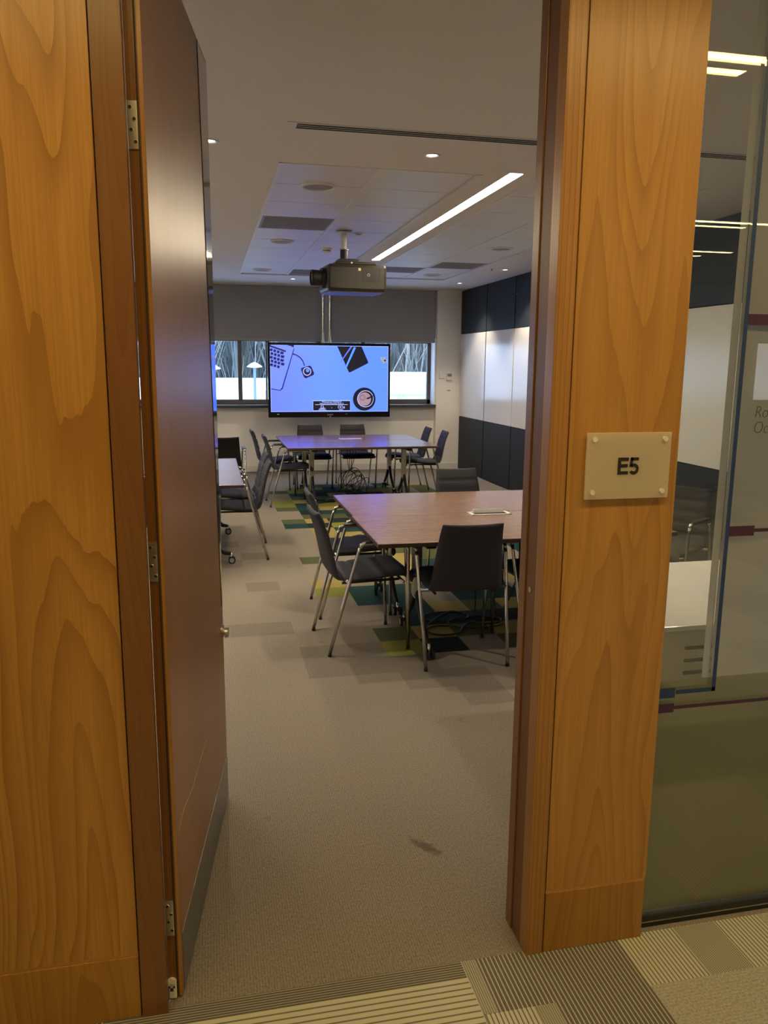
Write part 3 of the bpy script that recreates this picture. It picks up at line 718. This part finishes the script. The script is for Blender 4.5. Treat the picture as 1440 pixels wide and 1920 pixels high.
# ------------------------------------------------------------------ ceiling fittings
led = empty('light_channel', (1.90, 7.0, CEIL), 0, 'long recessed warm light strip running down the meeting room ceiling', 'ceiling light')
MB().box((-.043, -2.115, .006), (.043, 2.145, .012), m_led).build('diffuser', led)
led_b = None
MB().box((-.045, -2.12, .0), (-.043, 2.15, .05), m_trimw).box((.043, -2.12, .0), (.045, 2.15, .05), m_trimw).box((-.045, -2.12, .045), (.045, 2.15, .05), m_trimw).build('channel', led)
lb_ = copy_tree(led); lb_.location = (-1.30, 7.0, CEIL); lb_['label'] = 'added unseen light strip at the left of the ceiling, behind the open door, brightening the room'  # copy of the strip added out of view to brighten the room

def downlight(x, y, label):
    r = empty('downlight', (x, y, CEIL), 0, label, 'ceiling light', 'small round downlights in the meeting room ceiling')
    MB().lathe([(.032, .004), (.034, -.004), (.048, -.004), (.050, 0)], m_trimw, 28).build('rim', r)
    MB().lathe([(.0001, -.001), (.025, -.001), (.033, .001)], m_spot, 20).build('lamp', r)
    ld = bpy.data.lights.new('downlight_beam', 'SPOT'); ld.energy = P_DOWN; ld.spot_size = radians(95); ld.spot_blend = .6; ld.color = (1, .84, .62); ld.shadow_soft_size = .03
    lo = bpy.data.objects.new('beam', ld); C.objects.link(lo); lo.parent = r; lo.location = (0, 0, -.02)
downlight(1.275, 4.587, 'lit downlight right of the slot vent, in front of the tile field')
downlight(.05, 4.595, 'lit downlight half hidden by the edge of the open door')
downlight(1.205, 11.43, 'lit downlight near the left blind, left of the projector')
downlight(3.63, 9.60, 'lit downlight above the third partition panel')
downlight(3.59, 11.31, 'lit downlight in the corner by the window pier')
for x, y, lb in ((3.0, 3.4, 'lit downlight above the white-topped cabinet'), (.05, 8.0, 'lit downlight above the left table'), (-1.6, 4.6, 'lit downlight over the floor behind the open door'), (-1.6, 8.0, 'lit downlight by the left wall, deeper in the room')): downlight(x, y, lb)
def speaker(x, y, label, r0=.115):
    r = empty('ceiling_speaker', (x, y, CEIL+.012), 0, label, 'ceiling speaker', 'round pale speakers in the ceiling tiles')
    MB().lathe([(r0*.86, -.006), (r0*.9, -.014), (r0, -.010), (r0*1.02, 0)], m_trimw, 36).build('ring', r)
    MB().lathe([(.0001, -.012), (r0*.5, -.011), (r0*.88, -.007)], m_vent, 32).build('grille', r)
speaker(.767, 5.58, 'large round ceiling speaker nearest the door'); speaker(.751, 8.07, 'round ceiling speaker left of the projector pole'); speaker(.724, 10.52, 'round ceiling speaker by the left blind')
speaker(2.967, 7.97, 'round ceiling speaker right of the light strip'); speaker(2.947, 10.49, 'round ceiling speaker in the far right tiles')
sm = empty('smoke_detector', (1.24, 8.43, CEIL+.012), 0, 'white domed smoke detector left of the projector pole', 'smoke detector')
MB().lathe([(.055, 0), (.055, -.012), (.042, -.018), (.040, -.038), (.022, -.050), (.0001, -.052)], m_white, 28).build('dome', sm)
MB().lathe([(.0411, -.022), (.0414, -.032)], m_dark, 28).build('vent_slots', sm)
sr = empty('sprinkler', (1.385, 7.43, CEIL+.012), 0, 'small flat round sprinkler right of the projector pole', 'sprinkler')
MB().lathe([(.05, 0), (.048, -.006), (.03, -.008)], m_trimw, 24).build('rose', sr); MB().lathe([(.0001, -.02), (.02, -.018), (.024, -.010), (.012, -.004)], m_steel, 18).build('head', sr)
for x, y, lb in ((3.42, 9.50, 'tiny sprinkler left of the downlight above the partition'),):
    sr2 = empty('sprinkler', (x, y, CEIL), 0, lb, 'sprinkler')
    MB().lathe([(.028, 0), (.026, -.005), (.012, -.007)], m_trimw, 20).build('rose', sr2); MB().lathe([(.0001, -.03), (.010, -.03), (.012, -.026), (.006, -.005)], m_steel, 14).build('head', sr2)
sl = empty('slot_diffuser', (1.6, 4.2, CEIL), 0, 'long white ceiling slot vent with three dark slots', 'air vent')
MB().box((-1.18, -.055, -.004), (1.6, .055, .0), m_trimw, None, .001).build('frame', sl)
bs = MB()
for q in (-.033, -.003, .027): bs.box((-1.13, q-.0075, -.006), (1.58, q+.0075, -.0041), m_dark)
bs.build('slots', sl)

# corridor light strips
def corr(x0, x1, y, label, w=.05):
    r = empty('corridor_light', ((x0+x1)/2, y, 2.80), 0, label, 'ceiling light', 'linear lights in the corridor ceiling')
    h = (x1-x0)/2
    MB().box((-h, -w/2, -.006), (h, w/2, -.0005), m_corr).build('diffuser', r)
    MB().box((-h-.01, -w/2-.008, -.008), (h+.01, -w/2, 0), m_steel).box((-h-.01, w/2, -.008), (h+.01, w/2+.008, 0), m_steel).build('trim_rail', r)
corr(-2.4, 6.0, 1.07, 'warm linear light mirrored brightest at the top of the glass screen', .06)
corr(-2.4, 2.05, .94, 'shorter warm linear light mirrored just under the brightest one', .045)
corr(-2.4, 8.0, -1.90, 'upper of the middle pair of warm lines in the glass screen', .05)
corr(-2.4, 4.3, -2.08, 'lower of the middle pair of warm lines in the glass screen', .04)
corr(2.0, 5.1, -3.36, 'short warm line below the middle pair in the glass screen', .05)
corr(2.0, 4.95, -3.66, 'lowest short warm line in the glass screen', .05)

# ------------------------------------------------------------------ chairs
def shell_pts():
    """side profile of seat and back (y forward, z up)"""
    seat = [(.262, .412), (.268, .432), (.255, .452), (.22, .463), (.15, .462), (.06, .454), (-.03, .447), (-.10, .445), (-.15, .450)]
    back = [(-.168, .438), (-.190, .470), (-.205, .52), (-.222, .60), (-.245, .70), (-.272, .78), (-.298, .835)]
    return seat, back
def dense(pts, n):
    P_ = [Vector((0, a, b)) for a, b in pts]; out = []
    for i in range(len(P_)-1):
        p0 = P_[max(i-1, 0)]; p1 = P_[i]; p2 = P_[i+1]; p3 = P_[min(i+2, len(P_)-1)]
        for k in range(n):
            t = k/n; out.append(.5*((2*p1)+(-p0+p2)*t+(2*p0-5*p1+4*p2-p3)*t*t+(-p0+3*p1-3*p2+p3)*t**3))
    out.append(P_[-1]); return out
def pad(pts, width, th, seams, mat, cup=0.0):
    """upholstered pad swept along the profile: front side puffed between the seams"""
    n = len(pts); s = [0]
    for a, b in zip(pts[:-1], pts[1:]): s.append(s[-1]+(b-a).length)
    Lg = s[-1]; vs = []; fs = []; ncol = 12
    for i, p in enumerate(pts):
        d = (pts[min(i+1, n-1)]-pts[max(i-1, 0)]).normalized(); nr = Vector((0, d.z, -d.y))
        if nr.z < 0 and abs(nr.z) > abs(nr.y): nr = -nr
        if abs(nr.y) >= abs(nr.z) and nr.y < 0: nr = -nr
        u = s[i]/Lg; w = width(u)/2
        gz = 0
        for q in seams: gz = max(gz, math.exp(-((u-q)*Lg/.008)**2))
        e = min(1, min(s[i], Lg-s[i])/.016); e = math.sqrt(max(0, 1-(1-e)**2))
        for side in (1, -1):
            for c in range(ncol+1):
                x = -1+2*c/ncol; ee = min(1, (1-abs(x))*w/.012); ee = math.sqrt(max(0, 1-(1-ee)**2))
                off = side*th/2*(.15+.85*e*ee) - (side > 0)*gz*.010*e*ee
                vs.append((x*w, *(p + nr*(off + cup*x*x))[1:]))
    m = ncol+1
    for i in range(n-1):
        for c in range(ncol):
            a = i*2*m+c; b = (i+1)*2*m+c
            fs.append((a, a+1, b+1, b)); fs.append((a+m, b+m, b+m+1, a+m+1))
        a = i*2*m; b = (i+1)*2*m
        fs.append((a, b, b+m, a+m)); fs.append((a+ncol, a+m+ncol, b+m+ncol, b+ncol))
    for i in (0, n-1):
        for c in range(ncol):
            a = i*2*m+c; fs.append((a, a+m, a+m+1, a+1) if i == 0 else (a, a+1, a+m+1, a+m))
    return MB().add(vs, fs, mat, True)
def make_chair(label, group, fab=None, seams=True):
    fab = fab or m_fab
    t = empty('conference_chair', (0, 0, 0), 0, label, 'chair', group)
    seat, back = shell_pts()
    pad(dense(seat, 5), lambda u: .45-.03*u, .040, (.36, .56, .76) if seams else (), fab).build('seat', t)
    pad(dense(back, 6), lambda u: .425-.085*u, .030, (.20, .38, .56, .76) if seams else (), fab, .012).build('backrest', t)
    for s in (-1, 1):
        x0, x1 = .238*s, .262*s
        MB().tube([(x0, .240, .016), (x0*.5+x1*.5, .232, .35), (x1, .226, .62), (x1, .220, .648)], .0105, m_chrome, 12).build('leg', t)
        rl = MB().tube([(x0, -.240, .016), (x0*.6+x1*.4, -.165, .30), (x1, -.075, .62), (x1, -.064, .648)], .0105, m_chrome, 12).build('leg', t)
        MB().tube([(x1, .220, .640), (x1, .216, .658), (x1, .200, .667), (x1, .08, .669), (x1, -.04, .669), (x1, -.056, .662), (x1, -.064, .645)], .0108, m_chrome, 12, None, False, 1.15).build('armrest', t)
        ar = [o for o in bpy.data.objects if o.parent == t and o.name.startswith('armrest')][-1]
        MB().box((x1-.019, -.035, .672), (x1+.019, .195, .684), m_black, None, .005).build('arm_pad', ar)
        for y in (.240, -.240):
            MB().cyl((x0, y, 0), .0115, .015, m_rub, 'Z', 14).build('foot_cap', t)
    MB().tube([(-.250, .205, .425), (.250, .205, .425)], .009, m_chrome, 10).tube([(-.252, -.13, .440), (.252, -.13, .440)], .009, m_chrome, 10).tube([(-.18, .20, .425), (-.17, -.15, .42)], .008, m_black, 8).tube([(.18, .20, .425), (.17, -.15, .42)], .008, m_black, 8).build('seat_frame', t)
    return t
def facing(dx, dy): return math.atan2(dy, dx)-pi/2
GN, GF, GW, GR = 'chairs round the near walnut table', 'chairs round the far walnut table', 'chairs at the left table', 'chairs at the right end of the near table'
proto = make_chair('charcoal chair with its smooth back to the door, legs clear of the near table', GN)
proto.location = (1.385, 4.265, 0); proto.rotation_euler = (0, 0, radians(-2))
used = [proto]
def chair(x, y, a, label, group):
    c = copy_tree(proto); c.location = (x, y, 0); c.rotation_euler = (0, 0, a); c['label'] = label
    if group: c['group'] = group
    elif 'group' in c: del c['group']
    return c
E_, W_, S_, N_ = -pi/2, pi/2, pi, 0.0
chair(.870, 4.612, E_+radians(4), 'charcoal chair nearest the door on the left end of the near table', GN)
chair(.927, 5.290, E_, 'charcoal chair behind the nearest one on the left end of the near table', GN)
chair(1.99, 5.96, S_, 'charcoal chair on the far side of the near table, only its back top showing', GN)
chair(1.975, 4.345, radians(3), 'charcoal chair cut off by the right door jamb at the near table', GN)
chair(.92, 9.60, E_+radians(2), 'chair on the left end of the far table, nearer one', GF)
chair(.815, 10.36, E_+radians(3), 'chair on the left end of the far table, farther one', GF)
chair(1.385, 10.87, S_, 'chair behind the far table under the left half of the television', GF)
chair(1.995, 10.89, S_, 'chair behind the far table under the right half of the television', GF)
chair(2.72, 9.93, W_+radians(-4), 'chair on the right end of the far table, nearer one', GF)
chair(2.67, 10.56, W_+radians(-2), 'chair on the right end of the far table, farther one', GF)
chair(.225, 7.005, W_, 'quilted chair nearest the door at the right side of the left table', GW)
chair(.245, 7.66, W_+radians(2), 'quilted chair farther along the right side of the left table', GW)
chair(-.28, 6.35, radians(-35), 'chair at the near end of the left table, only its chrome arm and leg showing', GW)
bc = chair(.145, 9.62, N_+radians(4), 'black chair beyond the far end of the left table, its back to the door', GW)
for ch_ in [o for o in bpy.data.objects if o.parent == bc and o.name.startswith(('seat', 'backrest')) and not o.name.startswith('seat_frame')]:
    ch_.data = ch_.data.copy(); ch_.data.materials[0] = m_bfab
chair(3.10, 4.86,facing(-.85, -.52), 'quilted chair with chrome arm seen through the clear strip of the glass screen', None)

# ------------------------------------------------------------------ tables
def make_table(w, d, label, group, top_mat, along=None):
    t = empty('folding_table', (0, 0, 0), 0, label, 'table', group)
    MB().box((-w/2, -d/2, .698), (w/2, d/2, .722), m_tedge, None, .003).box((-w/2+.004, -d/2+.004, .7205), (w/2-.004, d/2-.004, .7232), top_mat, None, .001).build('tabletop', t)
    MB().box((-w/2+.33, -.05, .655), (w/2-.33, -.01, .698), m_black, None, .004).box((-w/2+.33, .03, .655), (w/2-.33, .07, .698), m_black, None, .004).build('beam', t)
    for s in (-1, 1):
        x = (w/2-.33)*s
        lg = MB().box((x-.025, -.038, .30), (x+.025, .038, .66), m_steel, None, .006).box((x-.03, -.32, .66), (x+.03, .32, .698), m_black, None, .006).build('leg', t)
        ft = MB()
        for q in (-1, 1):
            pts = [(x, .015*q, .33), (x, .12*q, .20), (x, .25*q, .095), (x, .30*q, .085)]
            ft.tube(pts, [.026, .024, .020, .016], m_black, 10, None, False, .75)
        ft.box((x-.019, -.037, .285), (x+.019, .037, .315), m_steel, None, .004)
        ft.build('foot', lg)
        for q in (-1, 1):
            cs = MB()
            for k in (-1, 1):
                cs.cyl((x+k*.020-.008, .305*q, .032), .031, .016, m_rub, 'X', 24); cs.cyl((x+k*.0285-.0005, .305*q, .032), .020, .001, m_vent, 'X', 18)
            cs.tube([(x, .300*q, .095), (x, .305*q, .05), (x, .305*q, .032)], .010, m_chrome, 8)
            cs.build('castor', lg)
    return t
GT = 'walnut folding tables pushed together in pairs'
t0 = make_table(1.81, .835, 'walnut folding table nearest the door, front half of the near pair', GT, wood_table)
t0.location = (1.78, 4.51, 0)
for x, y, lb in ((1.79, 5.345, 'walnut folding table forming the back half of the near pair'), (1.785, 9.55, 'walnut folding table forming the front half of the far pair'), (1.79, 10.39, 'walnut folding table forming the back half of the far pair under the television')):
    c = copy_tree(t0); c.location = (x, y, 0); c['label'] = lb
wl = make_table(1.86, .82, 'table at the left behind the door, its glossy top mirroring the bright window', None, wood_table)
wl.location = (-.15, 7.30, 0); wl.rotation_euler = (0, 0, pi/2)
# power units
def power(x, y, w, label, lid):
    p = empty('power_socket_unit', (x, y, .7232), 0, label, 'socket unit', 'white socket units let into the walnut tables')
    b = MB(); hw, hd = w/2, .060
    for a, c in (((-hw, -hd), (hw, -hd+.016)), ((-hw, hd-.016), (hw, hd)), ((-hw, -hd), (-hw+.022, hd)), ((hw-.022, -hd), (hw, hd))): b.box((a[0], a[1], 0), (c[0], c[1], .004), m_white, None, .001)
    b.build('frame', p); MB().box((-hw+.02, -hd+.014, 0), (hw-.02, hd-.014, .001), m_dark).build('well', p)
    if lid: MB().box((-hw+.03, .020, .002), (hw-.03, .028, .030), m_white, Matrix.Rotation(radians(-12), 4, 'X'), .002).build('flap', p)
    else: MB().box((-hw+.02, -hd+.014, .001), (hw-.02, hd-.014, .004), m_white, None, .001).build('flap', p)
power(1.785, 4.86, .27, 'white socket unit with raised flap on the near walnut table', True)
power(1.80, 10.20, .30, 'white socket unit with closed flap on the far walnut table', False)

# ------------------------------------------------------------------ cables
def cable(name, pts, r, label, grp=None, closed=False):
    cu = dense3(pts, 6); o = MB().tube(cu, r, m_black, 6).build(name); return tag(o, label, 'cable', grp)
def dense3(pts, n):
    P_ = [Vector(p) for p in pts]; out = []
    for i in range(len(P_)-1):
        p0 = P_[max(i-1, 0)]; p1 = P_[i]; p2 = P_[i+1]; p3 = P_[min(i+2, len(P_)-1)]
        for k in range(n):
            t = k/n; out.append(.5*((2*p1)+(-p0+p2)*t+(2*p0-5*p1+4*p2-p3)*t*t+(-p0+3*p1-3*p2+p3)*t**3))
    out.append(P_[-1]); return out
rc = random.Random(5)
for q in range(4):
    pts = [(1.72+q*.045, 9.98, .69), (1.72+q*.03, 9.96, .50), (1.74+q*.01, 9.95, .36)]
    cx, cz = 1.78+rc.uniform(-.09, .09), .19+rc.uniform(-.04, .05); R0 = .10+rc.uniform(-.03, .06)
    for k in range(12):
        a = 1.6+k*pi/3.0; pts.append((cx+cos(a)*R0*(.6+.6*rc.random()), 9.95+rc.uniform(-.05, .05), max(.012, cz+sin(a)*R0*1.15)))
    pts += [(cx-.1-.08*q, 9.85, .012), (cx-.35-.06*q, 9.72, .008)]
    cable('cable', pts, .0042, 'black cable tangle hanging below the far walnut tables', 'cables tangled below the far tables')
def loop(cx, cy, rx, ry, n, a0=0.0, turns=1.0, drift=(0, 0)):
    return [(cx+cos(a0+2*pi*turns*k/n)*rx+drift[0]*k/n, cy+sin(a0+2*pi*turns*k/n)*ry+drift[1]*k/n, .008) for k in range(n+1)]
cable('cable', [(1.62, 4.86, .66), (1.70, 4.90, .35), (1.74, 4.95, .05)] + loop(1.52, 4.93, .16, .10, 12, 0, 1.2) + [(1.35, 4.78, .008), (1.28, 4.6, .008)], .005, 'black cable looped on the carpet behind the chair with its back to the door', 'floor cables below the near table')
cable('cable', loop(1.43, 4.66, .11, .09, 10, 1.0, .8) + [(1.60, 4.74, .008), (1.68, 4.80, .008)] + loop(1.77, 4.80, .10, .07, 10, 3.1, .9) + [(1.9, 4.9, .02), (2.02, 4.9, .3), (2.0, 4.86, .66)], .006, 'black cable curling in an S on the dark green carpet tiles', 'floor cables below the near table')
cable('cable', [(1.80, 4.86, .66), (1.82, 4.84, .3), (1.84, 4.80, .02)] + loop(1.70, 4.78, .20, .12, 12, .2, 1.0), .004, 'thin black cable dropping from the near table', 'floor cables below the near table')
cable('cable', [(1.22, 9.62, .03), (1.15, 9.60, .02), (1.2, 9.52, .01), (1.3, 9.5, .008), (1.5, 9.62, .008), (1.8, 9.7, .008), (2.1, 9.66, .008)], .006, 'black cable lying on the carpet at the front of the far tables', 'cables tangled below the far tables')
tag(MB().box((1.38, 9.58, .001), (1.66, 9.66, .045), m_black, None, .008).build('power_strip'), 'black power strip on the carpet under the far tables', 'power strip')

# ------------------------------------------------------------------ white cabinet behind the glass
cb = empty('equipment_cabinet', (2.27, 2.99, 0), 0, 'white-topped cabinet with slotted steel front seen behind the glass screen', 'cabinet')
MB().box((-.74, -.45, .700), (.74, .45, .722), m_desk, None, .003).build('worktop', cb)
pan = MB(); pan.box((-.72, -.44, .06), (-.70, .43, .70), m_steel); pan.box((.70, -.44, .06), (.72, .43, .70), m_steel); pan.box((-.72, .42, .06), (.72, .43, .70), m_steel)
pan.build('side_panel', cb)
MB().box((-.72, -.44, .05), (.72, -.43, .70), plain('satin_front', (.62, .60, .52), .4, .2), None, .002).build('front_panel', cb)
fp = [o for o in bpy.data.objects if o.parent == cb and o.name.startswith('front_panel')][0]
for z in (.630, .580, .530, .48):
    MB().box((-.525, -.4412, z-.007), (-.27, -.4398, z+.007), m_dark).cyl((-.525, -.4398, z), .007, -.0014, m_dark, 'Y', 16).build('vent_slot', fp)
MB().box((-.68, -.40, 0), (.68, .40, .06), m_black).build('plinth', cb)

# ------------------------------------------------------------------ outdoors
m_snow = plain('pale_ground', (.80, .84, .84), .9); m_bld = plain('white_cladding_outdoor', (.93, .96, .95), .7); m_bld2 = plain('pale_green_cladding', (.52, .50, .33), .7); m_bld3 = plain('cream_cladding', (.62, .56, .34), .7)
m_bark = plain('pale_bark', (.30, .30, .27), .9); m_bark2 = plain('grey_bark', (.12, .135, .13), .9); m_wood = plain('haze_tinted_wood', (.13, .155, .155), .95)  # far crowns: distance haze is mixed into their colour
structure(MB().box((-60, 14, -3.6), (60, 130, -3.5), m_snow).build('ground'))
b1 = empty('white_building', (-2, 46, -3.5), 0, 'low white flat-roofed building outside the left window', 'building')
MB().box((-18, 0, 0), (7.9, 3, 4.05), m_bld).build('wall', b1); MB().box((-18.2, -.2, 4.05), (8.1, 3.2, 4.32), m_bld, None, .03).build('roof', b1)
bv = MB().cyl((5.3, -.9, 3.2), .16, .5, m_winf, 'Z', 12).cyl((5.3, -.9, 2.3), .07, 1.0, m_vent, 'Z', 10).box((5.2, -.9, 2.3), (5.4, 0, 2.4), m_vent); bv.build('flue', b1)
b2 = empty('green_building', (11.8, 40, -3.5), 0, 'pale greenish flat-roofed building outside the right window', 'building')
MB().box((-2.7, 0, 0), (6, 8, 3.9), m_bld3).build('wall', b2); MB().box((-3.0, -.3, 3.7), (6.2, 8.2, 4.75), m_bld2, None, .03).build('roof', b2); MB().box((-2.2, -.02, 1), (-1.9, .0, 3.7), m_bld2).build('downpipe', b2)
def lamp_post(x, y, h, label):
    r = empty('street_lamp', (x, y, -3.5), 0, label, 'street lamp', 'street lamps outside the windows')
    MB().cyl((0, 0, 0), .06, h, plain('lamp_post_blue', (.16, .24, .33), .5), 'Z', 12).build('post', r)
    MB().lathe([(.0001, h+.25), (.15, h+.19), (.34, h+.06), (.33, h+.03), (.12, h)], m_snow, 24).build('lamp_shade', r)
lamp_post(2.05, 36, 5.0, 'street lamp with white dome outside the left window, right of the other'); lamp_post(.25, 36.5, 4.9, 'street lamp with white dome outside the left window, next to the television-side one')
lamp_post(9.55, 33, 4.75, 'street lamp with white dome outside the right window')
def tree_mesh(seed, h, mat):
    r = random.Random(seed); b = MB()
    def grow(p, d, ln, rad, dep):
        pts = [p]; q = p.copy(); n = 4
        for i in range(n):
            d = (d+Vector((r.uniform(-.12, .12), r.uniform(-.12, .12), r.uniform(0, .08)))).normalized(); q = q+d*ln/n; pts.append(q.copy())
        b.tube(pts, [rad*(1-.6*i/n) for i in range(n+1)], mat, 4)
        if dep == 0: return
        for k in range(4 if dep == 3 else 3):
            j = r.randint(1, n); a = r.uniform(0, 2*pi); nd = (d+Vector((cos(a), sin(a), .3))*r.uniform(.45, .9)).normalized()
            grow(pts[j], nd, ln*r.uniform(.45, .65), rad*.45, dep-1)
    b_ = MB()
    grow(Vector((0, 0, 0)), Vector((0, 0, 1)), h, .14, 3)
    return b
protos = [tree_mesh(s, h, m).build('bare_tree') for s, h, m in ((1, 11, m_bark), (2, 12, m_bark2), (3, 10, m_bark), (4, 12, m_bark2))]
rt = random.Random(3)
spots = [(x+rt.uniform(-.4, .4), y+rt.uniform(-.5, .5)) for y in (53, 57, 61, 65) for x in ([-1, 1.4, 3.8, 6.2, 8.6] if y % 4 == 1 else [])] 
spots = [(x0+2.5*i+(y % 8)*.15+rt.uniform(-.3, .3), y+rt.uniform(-.6, .6)) for y in (52, 56, 60, 64) for x0 in (-1, 12) for i in range(4)]
for i, (x, y) in enumerate(spots):
    o = protos[i] if i < 4 else protos[i % 4].copy()
    if i >= 4: C.objects.link(o)
    o.location = (x, y, -3.5); o.rotation_euler = (0, 0, rt.uniform(0, 6)); sc_ = rt.uniform(.8, 1.2); o.scale = (sc_*.55, sc_*.55, sc_)
    tag(o, '%s bare tree in the wood, seen through the window %s of the television' % ('grey' if i % 2 else 'pale', 'left' if x < 11 else 'right'), 'tree', 'bare trees in the wood outside the windows, %s window' % ('left' if x < 11 else 'right'))
th_ = MB(); 
for i in range(2600):
    x = rt.uniform(-6, 30); y = rt.uniform(69, 76); z = rt.uniform(-3.5, 10); a = rt.uniform(-.35, .35); ln = rt.uniform(2, 5)
    th_.tube([(x, y, z), (x+a*ln*.5, y, z+ln*.5), (x+a*ln*1.1, y, z+ln)], [.07, .05, .02], m_bark2 if i % 3 else m_bark, 3)
for i in range(60):       # the rising mass of far crowns behind the twigs
    x = -12+i*.9; hh = 15+rt.uniform(-1.5, 1.5)
    th_.lathe([(.0001, hh), (.6, hh-.8), (1.1, hh*.7), (1.3, hh*.35), (1.2, 0)], m_wood, 7, Matrix.Translation((x, 79+rt.uniform(-1, 1), -3.5)))
tag(th_.build('thicket'), 'haze-coloured crowns and grey tangle of twigs at the back of the wood', 'woodland', None, 'stuff')
sun = bpy.data.lights.new('sun', 'SUN'); sun.energy = 1.0; sun.angle = radians(8); sun.color = (.93, .97, 1)
so = bpy.data.objects.new('sun', sun); C.objects.link(so); so.rotation_euler = (radians(50), 0, radians(-20))
